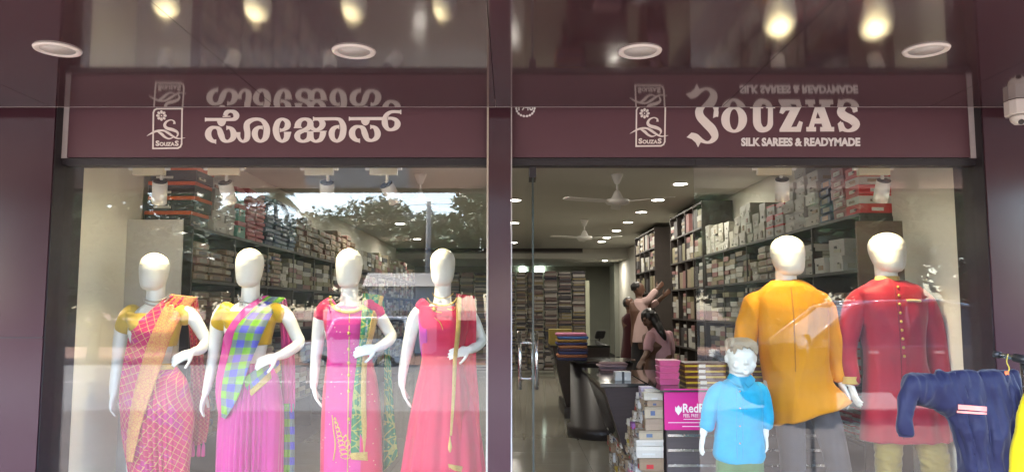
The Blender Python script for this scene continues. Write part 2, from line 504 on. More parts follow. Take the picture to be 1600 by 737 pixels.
a1.stroke([(352, 206, 16), (462, 204, 14)])
a1.done('script_letter', M['letter'], signs[0])
a2 = Strokes(310, 160, 9.21)
a2.stroke([(575, 432, 62), (582, 500, 50), (612, 548, 42), (655, 562, 40), (700, 520, 80), (708, 440, 86), (696, 350, 88), (712, 295, 78), (775, 255, 58), (860, 244, 44), (935, 275, 64), (980, 350, 86), (986, 430, 94), (965, 510, 82), (905, 560, 42), (845, 535, 66), (815, 470, 86), (822, 410, 80), (865, 365, 50), (928, 362, 44)])
a2.stroke([(922, 338, 12), (922, 392, 12)])
a2.stroke([(528, 460, 60), (600, 450, 36)], 2)
a2.done('script_letter', M['letter'], signs[0])
a3 = Strokes(310, 160, 9.21)
a3.stroke([(1180, 405, 42), (1235, 392, 46), (1283, 345, 84), (1280, 285, 76), (1212, 243, 40), (1150, 280, 72), (1120, 360, 88), (1120, 435, 88), (1148, 515, 76), (1205, 562, 40), (1262, 525, 74), (1280, 470, 92), (1284, 436, 98)])
a3.stroke([(1232, 434, 16), (1337, 434, 16)]); a3.stroke([(1178, 372, 12), (1178, 430, 12)])
a3.done('script_letter', M['letter'], signs[0])
a4 = Strokes(310, 160, 9.21); D = 1474
a4.stroke([(1432, 362, 96), (1438, 310, 88), (1478, 258, 58), (1540, 242, 42), (1598, 270, 76), (1612, 322, 90), (1580, 372, 70), (1510, 408, 56), (1445, 440, 70), (1424, 490, 86), (1448, 540, 62), (1510, 562, 40), (1578, 535, 66), (1608, 480, 88), (1610, 428, 92)])
a4.stroke([(1375, 364, 16), (1492, 364, 16)])
a4.stroke([(D+136, 430, 92), (D+145, 500, 84), (D+180, 548, 50), (D+225, 562, 40), (D+285, 535, 64), (D+314, 475, 82), (D+322, 425, 88)])
a4.stroke([(D+60, 425, 14), (D+375, 418, 14)])
a4.stroke([(D+132, 300, 84), (D+165, 370, 62), (D+225, 396, 42), (D+290, 365, 70), (D+315, 310, 88), (D+285, 262, 60), (D+250, 245, 40)])
a4.stroke([(D+180, 242, 44), (D+360, 240, 44), (D+520, 240, 44), (D+575, 265, 66), (D+608, 330, 86), (D+613, 410, 92), (D+590, 500, 84), (D+528, 558, 44), (D+465, 525, 68), (D+445, 450, 86), (D+465, 390, 72), (D+505, 358, 48), (D+550, 352, 44)])
a4.stroke([(D+184, 210, 16), (D+184, 274, 16)]); a4.stroke([(D+550, 328, 12), (D+550, 388, 12)])
a4.done('script_letter', M['letter'], signs[0])
a5 = sa(D+597-2, -12)
a5.stroke([(D+697, 238, 44), (D+950, 236, 42), (D+1180, 236, 44)])
a5.stroke([(D+1440, 140, 42), (D+1310, 138, 42), (D+1238, 180, 62), (D+1211, 250, 84), (D+1214, 320, 86), (D+1248, 380, 58), (D+1303, 396, 42), (D+1368, 365, 70), (D+1393, 310, 88), (D+1368, 256, 62), (D+1305, 232, 42), (D+1240, 234, 42)])
a5.stroke([(D+1438, 110, 18), (D+1438, 172, 18)]); a5.stroke([(D+700, 210, 16), (D+700, 266, 16)])
a5.done('script_letter', M['letter'], signs[0])

# SOUZAS
def L(ox): return Strokes(ox, 125, 6.7)
s = L(1060)
s.stroke([(392, 385, 44), (396, 330, 44), (372, 270, 40), (320, 240, 36), (260, 262, 62), (218, 320, 80), (228, 385, 86), (285, 450, 90), (352, 520, 92), (380, 590, 74), (350, 638, 46), (300, 655, 26), (245, 636, 40), (185, 596, 60), (140, 578, 52)])
s.poly([(85, 600), (135, 552), (170, 560), (240, 640), (205, 705), (180, 655), (140, 620)])
s.poly([(362, 400), (410, 380), (420, 282), (400, 282), (370, 330)])
s.done('letter_s', M['letter'], signs[1])
s = L(1060); s.ring(582, 415, 135, 138, 47, 108); s.done('letter_o', M['letter'], signs[1])
s = L(1060)
s.stroke([(820, 285, 80), (820, 400, 82), (826, 465, 82), (855, 510, 72), (890, 522, 56), (930, 510, 54), (958, 470, 58), (962, 400, 52), (962, 285, 50)], 5)
s.stroke([(750, 285, 26), (886, 285, 26)]); s.stroke([(918, 285, 26), (1010, 285, 26)])
s.done('letter_u', M['letter'], signs[1])
s = L(1200)
s.poly([(140, 275), (345, 275), (345, 292), (245, 320), (185, 322), (155, 358), (118, 345)])
s.poly([(345, 285), (238, 500), (130, 530), (120, 520), (240, 300)])
s.poly([(120, 543), (120, 516), (240, 495), (298, 490), (325, 430), (362, 445), (340, 543)])
s.done('letter_z', M['letter'], signs[1])
s = L(1200)
s.poly([(495, 268), (545, 268), (518, 335), (498, 405), (478, 495), (425, 495)])
s.poly([(530, 268), (582, 268), (662, 495), (570, 495), (547, 405), (518, 335)])
s.poly([(497, 404), (549, 404), (562, 458), (487, 458)])
s.poly([(400, 494), (500, 494), (500, 540), (400, 540)]); s.poly([(545, 494), (690, 494), (690, 540), (545, 540)])
s.done('letter_a', M['letter'], signs[1])
s = L(1200)
s.stroke([(910, 335, 46), (900, 290, 52), (845, 262, 36), (785, 285, 66), (762, 335, 82), (800, 380, 88), (875, 418, 88), (918, 465, 84), (895, 512, 56), (835, 532, 30), (785, 510, 46), (760, 450, 46)])
s.poly([(728, 460), (760, 430), (790, 505), (780, 535), (748, 545)]); s.poly([(880, 265), (918, 268), (936, 330), (895, 345)])
s.done('letter_s', M['letter'], signs[1])
text_on('tagline', 'SILK SAREES & READYMADE', 1158, 1344, 215.2, 228.6, M['letter_w'], signs[1], SY-.003, .045, .002)
# date emblem
text_on('date_text', '1948', 810, 833, 160, 173, M['letter_w'], signs[1], SY-.003, .02, .002)
s = Strokes(790, 155, 6.14)
for side in (-1, 1):
    for j in range(8):
        a = R(100 + j*19) if side < 0 else R(80 - j*19)
        x, y = 190+88*math.cos(a), 85+80*math.sin(a)
        q = a + math.pi/2
        s.stroke([(x-13*math.cos(q), y-13*math.sin(q), 8), (x, y, 22), (x+13*math.cos(q), y+13*math.sin(q), 8)], 3)
s.done('laurel', M['letter_w'], signs[1])
# flower logo on both boards
for ox, oy, sg in ((220, 160, 0), (974.5+.0, 156.4, 1)):
    s = Strokes(ox, oy, 9.21)
    fr = [(178, 664), (184, 150), (200, 112), (235, 94), (598, 92), (590, 600), (572, 640), (535, 660)]
    for a, b in zip(fr, fr[1:]+fr[:1]):
        d = math.hypot(b[0]-a[0], b[1]-a[1]); ux, uy = (b[0]-a[0])/d*9, (b[1]-a[1])/d*9
        s.stroke([(a[0]-ux, a[1]-uy, 20), (b[0]+ux, b[1]+uy, 20)])
    s.done('logo_frame', M['letter'], signs[sg])
    s = Strokes(ox, oy, 9.21)
    for j in range(8):
        a = j*math.pi/4
        s.stroke([(300+28*math.cos(a), 193+28*math.sin(a), 12), (300+55*math.cos(a), 193+55*math.sin(a), 38), (300+74*math.cos(a), 193+74*math.sin(a), 14)], 4)
    s.disc(300, 193, 10)
    s.done('logo_flower', M['letter'], signs[sg])
    s = Strokes(ox, oy, 9.21)
    s.stroke([(484, 312, 34), (482, 276, 22), (435, 254, 14), (372, 280, 28), (346, 332, 40), (380, 374, 44), (460, 396, 46), (520, 424, 36), (536, 462, 24), (515, 500, 12)])
    s.stroke([(90, 484, 3), (160, 444, 20), (240, 412, 28), (330, 408, 26), (400, 444, 36), (470, 492, 28), (540, 522, 18), (640, 510, 3)])
    s.stroke([(240, 420, 14), (300, 455, 38), (350, 500, 32), (410, 524, 20), (482, 500, 6)])
    s.done('logo_wave', M['letter'], signs[sg])
    text_on('logo_text', 'S', ox+214/9.21, ox+268/9.21, oy+550/9.21, oy+628/9.21, M['letter'], signs[sg], SY-.003, .04, .002)
    text_on('logo_text', 'OUZA', ox+270/9.21, ox+488/9.21, oy+572/9.21, oy+628/9.21, M['letter'], signs[sg], SY-.003, .04, .002)
    text_on('logo_text', 'S', ox+490/9.21, ox+545/9.21, oy+550/9.21, oy+628/9.21, M['letter'], signs[sg], SY-.003, .04, .002)

# ---- windows and door
ZR0 = PZ(258, SY); 
def rail(a, b, parent, z0=ZR0, z1=ZB-.004):
    MB().bx(a, b, SY+.004, GY+.06, z0, z1).build('top_rail', M['dark_alu'], parent)
    MB().bx(a, b, SY-.006, SY+.003, z1-.012, z1-.002).build('rail_lip', M['dark_alu'], parent)
ZBOT = .12
w1 = thing('display_window', 'large display window with four dressed women mannequins behind it', 'window', ((WL+XM0)/2, GY, ZBOT))
MB().bx(WL+.005, XM0+.03, GY, GY+.010, ZBOT, ZR0+.01).build('pane', M['glass'], w1)
rail(WL, XM0, w1)
MB().bx(WL-.012, WL+.012, GY-.03, GY+.02, ZBOT, ZR0).build('sealant', M['silicone'], w1)
MB().bx(WL, XM0, SY+.01, GY+.06, .0, ZBOT).build('bottom_rail', M['dark_alu'], w1)
w2 = thing('display_window', 'display window with male mannequins in kurta and sherwani behind it', 'window', ((DX1+WR)/2, GY, ZBOT))
MB().bx(DX1, WR-.005, GY+.002, GY+.012, ZBOT, ZR0+.01).build('pane', M['glass'], w2)
rail(DX1+.002, WR, w2)
MB().bx(WR-.012, WR+.014, GY-.03, GY+.02, ZBOT, ZR0).build('sealant', M['wall_in'], w2)
MB().bx(DX1, WR, SY+.01, GY+.06, .0, ZBOT).build('bottom_rail', M['dark_alu'], w2)
df = thing('door_head', 'dark metal head rail above the open glass door', 'door frame', ((XM1+DX1)/2, SY, ZB))
rail(XM1+.006, DX1, df)
# open glass door, swung inwards
gd = thing('glass_door', 'open frameless glass door with long steel pull handles', 'door', (DX0, GY, FLOOR))
dx0, dx1, dy0, dy1 = DX0, DX0-.03, GY+.02, GY+.98
zt = ZR0-.012
g = MB()
g.add([(dx0-.005, dy0, FLOOR+.01), (dx0+.005, dy0, FLOOR+.01), (dx1+.005, dy1, FLOOR+.01), (dx1-.005, dy1, FLOOR+.01), (dx0-.005, dy0, zt), (dx0+.005, dy0, zt), (dx1+.005, dy1, zt), (dx1-.005, dy1, zt)],
      [(0, 3, 2, 1), (4, 5, 6, 7), (0, 1, 5, 4), (1, 2, 6, 5), (2, 3, 7, 6), (3, 0, 4, 7)])
g.build('pane', M['glass'], gd)
M['edge'] = plain('glass_edge', (.03, .045, .04), .2, .1)
MB().bx(dx0-.006, dx0+.006, dy0-.004, dy0-.001, FLOOR+.01, zt).build('pane_edge', M['edge'], gd)
MB().bx(dx0-.022, dx0+.022, dy0-.01, dy0+.17, zt-.06, zt+.011).build('patch_fitting', M['dark_alu'], gd)
MB().bx(dx0-.022, dx0+.022, dy0-.01, dy0+.17, FLOOR+.002, FLOOR+.09).build('patch_fitting', M['steel'], gd)
HY = 5.62
hz0, hz1 = PZ(608, HY), PZ(517, HY)
for sx in (-1, 1):
    x = PX(825+sx*13, 560, HY)
    h = MB(); h.cyl((x, HY, hz0), (x, HY, hz1), .0155)
    h = h.build('pull_handle', M['steel'], gd, True)
    for zz in (PZ(535, HY), PZ(591, HY)):
        MB().cyl((x, HY, zz), (PX(825, 560, HY), HY, zz), .010).build('handle_peg', M['steel'], h, True)

# ---- interior shell
struct('shop_floor', MB().bx(-3.3, 3.3, 4.86, 25.2, -.3, FLOOR-.012), M['dark_alu'])
fl = bpy.data.objects['shop_floor']
tm = MB().bx(-.2985, .2985, -.2985, .2985, -.011, 0).mesh('tile', M['tile'])
for i in range(-4, 4):
    for j in range(0, 22):
        o = bpy.data.objects.new('tile', tm); COL.objects.link(o); o.location = (i*.6+.42, 5.2+j*.6, FLOOR+random.uniform(-.0004, .0004)); par(o, fl)
struct('interior_ceiling', MB().bx(-3.3, 3.3, 5.02, 21.2, CEIL, CEIL+.035), M['ceil'])
LOWC = P(800, 404, 21.2).z
struct('rear_bulkhead', MB().bx(-3.3, 3.3, 21.2, 25.2, LOWC, LOWC+.5), M['ceil'])
MB().bx(-3.2, 1.95, 21.15, 21.199, P(0, 395, 21.2).z, P(0, 386, 21.2).z).build('air_grille', M['shelf'], bpy.data.objects['rear_bulkhead'])
MB().bx(-3.2, 1.95, 21.13, 21.149, P(0, 394.6, 21.2).z, P(0, 393.2, 21.2).z).build('grille_lip', M['slab'], bpy.data.objects['rear_bulkhead'])
struct('wall_left', MB().bx(-3.32, -3.2, 4.86, 25.2, 0, 3.3), M['wall_in'])
struct('wall_right', MB().bx(3.2, 3.32, 4.86, 25.2, 0, 3.3), M['wall_in'])
struct('wall_rear', MB().bx(-3.3, 3.3, 25.2, 25.3, 0, 3.3), M['wall_green'])
struct('wall_rear_pier', MB().bx(P(960, 450, 23).x, 3.2, 23, 23.1, FLOOR, LOWC-.005), M['wall_green'])
# display boxes: platform and side cheeks
struct('display_platform_left', MB().bx(WL, XM1-.03, GY+.07, 5.95, FLOOR, PLAT), M['wall_in'])
struct('display_platform_right', MB().bx(DX1+.01, WR, GY+.07, 5.52, FLOOR, PLAT), M['wall_in'])
CHL = PX(175, 450, 5.55)
struct('display_side_wall_left', MB().bx(-3.19, WL, GY+.015, 5.98, PLAT+.002, 2.99), M['wall_in'])
struct('display_side_wall_right', MB().bx(WR, 3.19, GY+.015, 6.0, PLAT+.002, 2.99), M['wall_in'])
struct('lighting_bulkhead', MB().bx(-3.19, 3.19, GY+.065, 5.0, ZR0+.02, 3.0), M['ceil'])
b = MB().bx(PX(180, 400, 5.75), PX(284, 400, 5.75), 5.75, 5.765, PLAT+.001, PZ(343, 5.75)).build('leaning_board', M['board'])
tag(b, 'pale grey plain board standing behind the red saree mannequin', 'board')
b = MB().bx(PX(1340, 400, 5.85), PX(1437, 400, 5.85), 5.85, 5.87, FLOOR+.001, PZ(345, 5.85)).build('partition_board', wood_mat('brown_board', (.10, .065, .045), (.15, .10, .075), (2, 2, 20)))
tag(b, 'brown board standing behind the red sherwani mannequin', 'board')
# gentle panel reveal on the left cheek
# ------------------------------------------------------------------ lamps
def area_light(name, loc, size, w, col, parent, aim=None):
    l = bpy.data.lights.new(name, 'AREA'); l.shape = 'DISK'; l.size = size; l.energy = w; l.color = col
    o = bpy.data.objects.new(name, l); o.location = loc; COL.objects.link(o); par(o, parent)
    return o
DL_W, SPOT_W = 1.45, 5.0
M['led'] = emissive('led_disc', (1, .95, .85), 4)
ring_m = MB().lathe([(.088, 0), (.092, -.010), (.102, -.008), (.106, 0)], n=32).mesh('trim_ring', M['white'], True)
led_m = MB().lathe([(.090, -.001), (.090, -.005)], n=32).mesh('led_disc', M['led'], True)
def downlight(x, y, z):
    t = thing('ceiling_downlight', 'lit round LED downlight in the shop ceiling', 'downlight', (x, y, z), 'downlights in the shop ceiling')
    for nm, me in (('trim_ring', ring_m), ('led_disc', led_m)):
        o = bpy.data.objects.new(nm, me); COL.objects.link(o); o.parent = t
    area_light('lamp_light', (x, y, z-.012), .18, DL_W, (1, .93, .80), t)
hc = CEIL-CAMZ
rowy = []
for px, py in ((1063, 287), (1028, 312), (1002, 331), (981, 347), (963, 360), (948, 371), (940, 377)):
    t0 = P(px, py, 1.0)-Vector((0, 0, CAMZ)); k = hc/t0.z
    downlight(t0.x*k, k, CEIL); rowy.append(k)
for py in (257, 312.3, 348, 378.7):
    t0 = P(805, py, 1.0)-Vector((0, 0, CAMZ)); k = hc/t0.z
    downlight(.045, k, CEIL)
for px, py in ((590, 313), (625, 349), (652, 373)):
    t0 = P(px, py, 1.0)-Vector((0, 0, CAMZ)); k = hc/t0.z
    downlight(t0.x*k, k, CEIL)
q = P(945, 408, 22.0); downlight(q.x, 22.0, LOWC)

TY = 5.09
zc = PZ(260, TY)
trk = []
for a, b, lab in ((WL+.35, PX(690, 262, TY), 'white lighting track along the top of the sarees window'), (PX(1180, 262, TY), PX(1450, 262, TY), 'white lighting track along the top of the menswear window')):
    o = MB().bx(a, b, TY-.017, TY+.017, zc, ZR0+.06).build('lighting_track', M['cream']); tag(o, lab, 'track')
    MB().bx(a+.05, a+.08, 5.0, TY-.018, zc+.005, zc+.03).build('track_bracket', M['cream'], o)
    MB().bx(b-.08, b-.05, 5.0, TY-.018, zc+.005, zc+.03).build('track_bracket', M['cream'], o)
def spot(ax0, ax1, lx0, ly0, lx1, ly1, aim, lab):
    top, bot = P(lx0, ly0, TY-.02), P(lx1, ly1, TY+.05)
    xa, xb = PX(ax0, 268, TY), PX(ax1, 268, TY)
    t = thing('track_spotlight', lab, 'spotlight', ((xa+xb)/2, TY, zc), 'spotlights on the lighting tracks')
    MB().bx(xa, xb, TY-.02, TY+.02, PZ(274, TY), zc-.001).build('adaptor', M['cream'], t, bevel=.003)
    MB().bx(xa-.03, xa-.001, TY-.012, TY+.012, PZ(266, TY), zc-.001).build('adaptor_clip', M['white'], t)
    MB().bx(xb+.001, xb+.03, TY-.012, TY+.012, PZ(266, TY), zc-.001).build('adaptor_clip', M['white'], t)
    MB().cyl((top.x, TY, PZ(273, TY)), (top.x, TY, top.z-.02), .011).build('stem', M['white'], t, True)
    d = (bot-top).normalized(); e = bot+d*.001
    MB().cyl(top, bot, .047, n=32).build('lamp_body', M['white'], t, True)
    MB().cyl(top-d*.008, top-d*.001, .044, n=32).build('rear_cap', M['black'], t, True)
    MB().cyl(e, e+d*.002, .036, n=32).build('lamp_lens', emissive('spot_lens', (1, .9, .7), 8), t)
    l = bpy.data.lights.new('lamp_light', 'SPOT'); l.energy = SPOT_W; l.spot_size = R(75); l.spot_blend = .8; l.color = (1, .80, .44); l.shadow_soft_size = .035
    o = bpy.data.objects.new('lamp_light', l); o.location = e+d*.01
    o.rotation_euler = (Vector(aim)-o.location).to_track_quat('-Z', 'Y').to_euler(); COL.objects.link(o); par(o, t)
spot(209, 258, 250, 284, 249, 317, P(242, 520, 5.3), 'white spotlight shining on the red saree mannequin')
spot(326, 375, 352, 286, 359, 317, P(391, 500, 5.3), 'white spotlight shining on the checked saree mannequin')
spot(477, 521, 511, 286, 511, 317, P(546, 500, 5.3), 'white spotlight shining on the pink kurti mannequin')
spot(578, 621, 604, 289, 618, 315, P(692, 500, 5.3), 'tilted white spotlight shining on the red gown mannequin')
spot(1183, 1236, 1222, 281, 1222, 312, P(1225, 480, 5.3), 'white spotlight shining on the mustard kurta mannequin')
spot(1340, 1389, 1381, 283, 1375, 314, P(1385, 480, 5.3), 'white spotlight shining on the red sherwani mannequin')

def fan(px, py, lab, rot):
    t0 = P(px, py, 1.0)-Vector((0, 0, CAMZ)); k = hc/t0.z
    c = Vector((t0.x*k, k, CEIL))
    t = thing('ceiling_fan', lab, 'fan', c, 'ceiling fans in the shop')
    MB().lathe([(.02, 0), (.075, 0), (.072, -.02), (.03, -.12), (.012, -.125)], c).build('canopy', M['white'], t, True)
    MB().cyl(c+Vector((0, 0, -.10)), c+Vector((0, 0, -.25)), .012).build('down_rod', M['white'], t, True)
    MB().lathe([(.012, -.20), (.03, -.21), (.07, -.29), (.075, -.30), (.14, -.315), (.15, -.34), (.13, -.37), (.04, -.385), (0, -.387)], c).build('motor', M['white'], t, True)
    for j in range(3):
        a = rot+j*2*math.pi/3; q = Matrix.Rotation(a, 3, 'Z')
        m = MB()
        V = [(.13, -.03), (.22, -.055), (.45, -.068), (.70, -.062), (.74, -.03), (.74, .03), (.70, .055), (.45, .06), (.22, .05), (.13, .03)]
        up = [q @ Vector((x, y, -.338+y*.16)) + c for x, y in V]; dn = [p-Vector((0, 0, .006)) for p in up]
        n = len(V); m.add(up+dn, [tuple(range(n)), tuple(range(n, 2*n))[::-1]]+[(i, (i+1) % n, n+(i+1) % n, n+i) for i in range(n)])
        m.build('blade', M['white'], t)
fan(964, 272, 'white ceiling fan above the shoe box counter', R(-35))
fan(913, 343, 'small looking white ceiling fan above the rear desk', R(90))
fan(657, 272, 'white ceiling fan behind the women mannequins', R(200))

# ------------------------------------------------------------------ shelves and stock
LZ = [PZ(366, 6.95)]; LZ0 = CAMZ+.64
SHX_L, SHX_R = -2.50, 2.73
def shelf_unit(side, x_front, y0, y1, planks, top, label, bay=.95):
    t = thing('shelf_unit', label, 'shelf', (x_front, y0, FLOOR))
    xb = side*3.185
    for z in planks: MB().bx(x_front, xb, y0, y1, z-.025, z).build('plank', M['shelf'], t)
    n = max(1, round((y1-y0)/bay))
    for i in range(n+1):
        y = lerp(y0, y1, i/n)
        MB().bx(x_front+side*.003, xb-side*.002, y-.011, y+.011, FLOOR, planks[-1]-.026 if not top else top).build('upright', M['shelf'], t)
    return t
PLL = [.45, .86, 1.27, 1.72, 2.14]
PLR = [.45, .88, 1.32, 1.80, 2.24]
shelf_unit(-1, SHX_L, 6.0, 20.0, PLL, None, 'long dark shelf unit of stock behind the women mannequins')
shelf_unit(1, SHX_R, 6.0, 10.9, PLR, None, 'long dark shelf unit of stock behind the male mannequins')
PLR2 = [.45, .88, 1.32, 1.80, 2.24, 2.66, 3.02]
shelf_unit(1, SHX_R, 11.0, 13.2, PLR2, 3.04, 'tall dark shelf unit of boxes beside the reaching person', .55)
shelf_unit(1, SHX_R, 14.7, 17.0, PLR2, 3.04, 'tall dark shelf unit of pale boxes beyond the reaching person', .55)

LAB = plain('paper_label', (.62, .60, .55), .6, .15, 30)
LABD = plain('dark_print', (.08, .07, .07), .6, .3, 30)
def carton_mesh(name, body, lid, lab=LAB, lidh=.28, bulge=0):
    m = MB()
    m.bx(-.49, .49, -.49, .49, 0, 1-lidh+.01, 0)
    m.bx(-.5, .5, -.5, .5, 1-lidh, .985, 1)
    a0 = random.uniform(-.44, -.1); a1 = a0+random.uniform(.2, .5); z0 = random.uniform(.08, .3); z1 = z0+random.uniform(.15, .4)
    d0 = random.uniform(-.3, .25); dz = random.uniform(.1, .5)
    for s in (-1, 1):
        m.bx(s*.49, s*.512, a0, a1, z0, z1, 2)           # end labels
        m.bx(a0, a1, s*.49, s*.512, z0, z1, 2)
        m.bx(s*.49, s*.514, d0, d0+random.uniform(.06, .16), dz, dz+random.uniform(.05, .16), 3)
    return m.mesh(name, [body, lid, lab, LABD])
def packet_mesh(name, body, band):
    m = MB()
    rg = []
    for z, k in ((0, .93), (.15, 1), (.8, 1), (.98, .9)):
        rg.append([(x*.5*k, y*.5*k, z) for x, y in ((-1, -1), (0, -1), (1, -1), (1, 0), (1, 1), (0, 1), (-1, 1), (-1, 0))])
    m.loft(rg, 0)
    for s in (-1, 1): m.bx(s*.47, s*.506, -.28, .28, .2, .72, 1); m.bx(-.25, .25, s*.47, s*.506, .2, .72, 1)
    return m.mesh(name, [body, band])
def rc(n, *st, **k): return randcol(n, list(st), **k)
LABR = randcol('print_band', [(.45, .42, .36), (.20, .15, .11), (.33, .28, .2), (.12, .09, .09), (.50, .30, .22), (.28, .25, .2)])
orange = plain('orange_lid', (.60, .10, .025), .5, .1); blackc = plain('black_carton', (.035, .035, .036), .5, .3)
whitec = rc('white_carton', (.55, .54, .50), (.62, .60, .55), (.48, .47, .45))
redc = plain('red_carton', (.50, .025, .03), .45, .15)
kraft = rc('kraft_pack', (.30, .20, .12), (.36, .26, .17), (.22, .15, .10), (.42, .35, .26), (.30, .16, .13))
pinkp = rc('pink_pack', (.55, .10, .14), (.48, .08, .12), (.60, .16, .17))
bluep = rc('blue_pack', (.06, .09, .20), (.09, .13, .26), (.05, .06, .14), (.12, .17, .27))
mixed = rc('mixed_pack', (.34, .28, .21), (.15, .10, .09), (.40, .36, .28), (.07, .07, .09), (.26, .23, .14), (.44, .40, .36), (.28, .12, .12), (.10, .12, .22), (.36, .30, .18))
creamp = rc('cream_pack', (.56, .55, .46), (.50, .47, .38), (.60, .58, .52), (.44, .42, .34))
tealc = plain('teal_carton', (.06, .26, .20), .5, .15)
yel = rc('gift_box', (.45, .36, .24), (.55, .50, .42), (.36, .25, .15), (.60, .45, .05), (.52, .46, .44), (.36, .12, .30), (.60, .57, .52), (.42, .30, .22), (.55, .18, .28), (.28, .18, .12))
CM = {
 'orange': carton_mesh('orange_lid_carton', blackc, orange, lidh=.26), 'white': carton_mesh('white_carton', whitec, whitec),
 'red': carton_mesh('red_carton', redc, redc, LAB), 'redwhite': carton_mesh('redwhite_carton', whitec, redc, lidh=.5),
 'kraft': packet_mesh('kraft_packet', kraft, LABR), 'pink': packet_mesh('pink_packet', pinkp, pinkp), 'blue': packet_mesh('blue_packet', bluep, bluep),
 'mixed': packet_mesh('mixed_packet', mixed, kraft), 'cream': carton_mesh('cream_carton', creamp, creamp, LAB), 'teal': carton_mesh('teal_carton', tealc, pinkp),
 'dark': packet_mesh('dark_packet', bluep, LABR), 'gift': carton_mesh('gift_box', yel, yel, LAB, lidh=.4), 'maroon': carton_mesh('maroon_carton', plain('maroon_carton', (.26, .05, .06), .35, .2), plain('maroon_lid', (.20, .04, .05), .35, .2)),
}
CARTONS = {'white': (whitec, whitec), 'cream': (creamp, creamp), 'redwhite': (whitec, redc)}
VARS = {k: [carton_mesh(k+'_carton', m1, m2, random.choice((LAB, kraft, creamp, m1)), lidh=random.choice((.2, .28, .4, .5))) for _ in range(6)] for k, (m1, m2) in CARTONS.items()}
LBL = {'orange': ('shoe_box', 'black shoe box with orange lid stacked above the grey board', 'box', 'orange lidded shoe boxes'),
 'kraft': ('garment_packet', 'brown wrapped garment packet on the {s} shelves', 'packet'), 'pink': ('garment_packet', 'pink wrapped packet stacked on top of the {s} shelves', 'packet'),
 'blue': ('garment_packet', 'blue wrapped packet stacked on top of the {s} shelves', 'packet'), 'mixed': ('garment_packet', 'mixed coloured garment packet on the lower {s} shelves', 'packet'),
 'white': ('carton', 'white printed carton on the {s} shelves', 'box'), 'cream': ('carton', 'cream garment carton on the {s} shelves', 'box'), 'red': ('carton', 'bright red carton on top of the {s} shelves', 'box'),
 'redwhite': ('carton', 'red and white carton on the {s} shelves', 'box'), 'teal': ('carton', 'teal carton with pink lid on top of the {s} shelves', 'box'),
 'dark': ('garment_packet', 'navy packet piled on top of the {s} shelves', 'packet'), 'maroon': ('carton', 'glossy maroon carton on top of the {s} shelves', 'box'),
 'gift': ('gift_box', 'small printed box in the pile beside the pink banner counter', 'box')}
SN = {-1: 'women window', 1: 'menswear window'}
def put(kind, side, x, y, z, sx, sy, sz, rz=0.0, extra=''):
    L_ = LBL[kind]
    o = bpy.data.objects.new(L_[0], random.choice(VARS[kind]) if kind in VARS else CM[kind]); COL.objects.link(o)
    o.location = (x, y, z); o.scale = (sx, sy, sz); o.rotation_euler = (0, 0, rz)
    lab = (L_[1]+extra).format(s=SN[side]); tag(o, lab, L_[2], L_[3] if len(L_) > 3 else lab)
    return o
def stack(kind, side, xf, y0, y1, z0, ztop, h, dep=.34, jit=.03):
    z = z0+.001
    while z+h*.9 < ztop:
        hh = h*random.uniform(.92, 1.06); d = dep*random.uniform(.9, 1.0)
        lv = [', uppermost row', ', second row down', ', third row down', ', fourth row down', ', bottom row'][::-1][min(range(5), key=lambda q: abs((PLL if side < 0 else PLR)[q]-z0))] if 'top of' not in LBL[kind][1] else ''
        put(kind, side, xf+side*(d/2+random.uniform(0, jit)+.004), (y0+y1)/2+random.uniform(-1, 1)*jit*.4, z, d, (y1-y0)*random.uniform(.88, .955), hh, random.gauss(0, .035), lv)
        z += hh+.0012
BULK = {}
def stack_bulk(key, side, xf, y0, y1, z0, ztop, h, dep=.34):
    mb = BULK.setdefault(key, MB()); z = z0+.001
    while z+h*.9 < ztop:
        hh = h*random.uniform(.9, 1.08); d = dep*random.uniform(.86, 1.0); s = random.uniform(.88, .97)
        mb.box((xf+side*(d/2+random.uniform(0, .02)+.004), (y0+y1)/2, z+hh/2), (d, (y1-y0)*s, hh*.95), random.randrange(6), random.uniform(-.03, .03))
        z += hh+.001
# left wall, top plank
zt0 = PLL[-1]
x0, x1 = PX(226, 300, 5.98), PX(300, 300, 5.98)
z = zt0+.001; hh = .118
ob = MB()
for i in range(6): put('orange', -1, (x0+x1)/2+random.uniform(-.01, .012)+i*.006, 6.17+random.uniform(-.008, .008), z+i*hh, x1-x0, .34, hh-.002, random.uniform(-.02, .02))
stack('white', -1, SHX_L, 6.42, 6.72, zt0, 2.62, .085); stack('white', -1, SHX_L, 6.73, 6.98, zt0, 2.50, .08)
stack('teal', -1, SHX_L, 7.0, 7.22, zt0, 2.66, .15)
for a in (7.25, 7.52): stack('pink', -1, SHX_L, a, a+.25, zt0, 2.66, .040)
for a in (7.82, 8.10, 8.38, 8.66): stack('blue', -1, SHX_L, a, a+.25, zt0, 2.68, .045)
y = 9.0
while y < 12: stack('kraft', -1, SHX_L, y, y+.3, zt0, 2.55+random.uniform(-.08, .08), .075); y += .33
while y < 19.6: stack_bulk('left', -1, SHX_L, y, y+.34, zt0, 2.5+random.uniform(-.1, .1), .08); y += .36
for zi in range(len(PLL)-1):
    y = 6.08
    while y < 19.6:
        w = random.uniform(.24, .34); zt_ = PLL[zi+1]-.03-random.choice((.02, .03, .06, .1, .16))
        kind = 'kraft' if zi == 3 and y < 7.4 else random.choice(('mixed', 'mixed', 'kraft', 'cream' if zi == 3 else 'mixed'))
        if y < 8.6 and random.random() > .06: stack(kind, -1, SHX_L, y, y+w, PLL[zi], zt_, .075 if kind == 'cream' else random.choice((.045, .06)))
        elif y >= 8.6: stack_bulk('left', -1, SHX_L, y, y+w, PLL[zi], zt_, .055)
        y += w+.015
GIFT = []
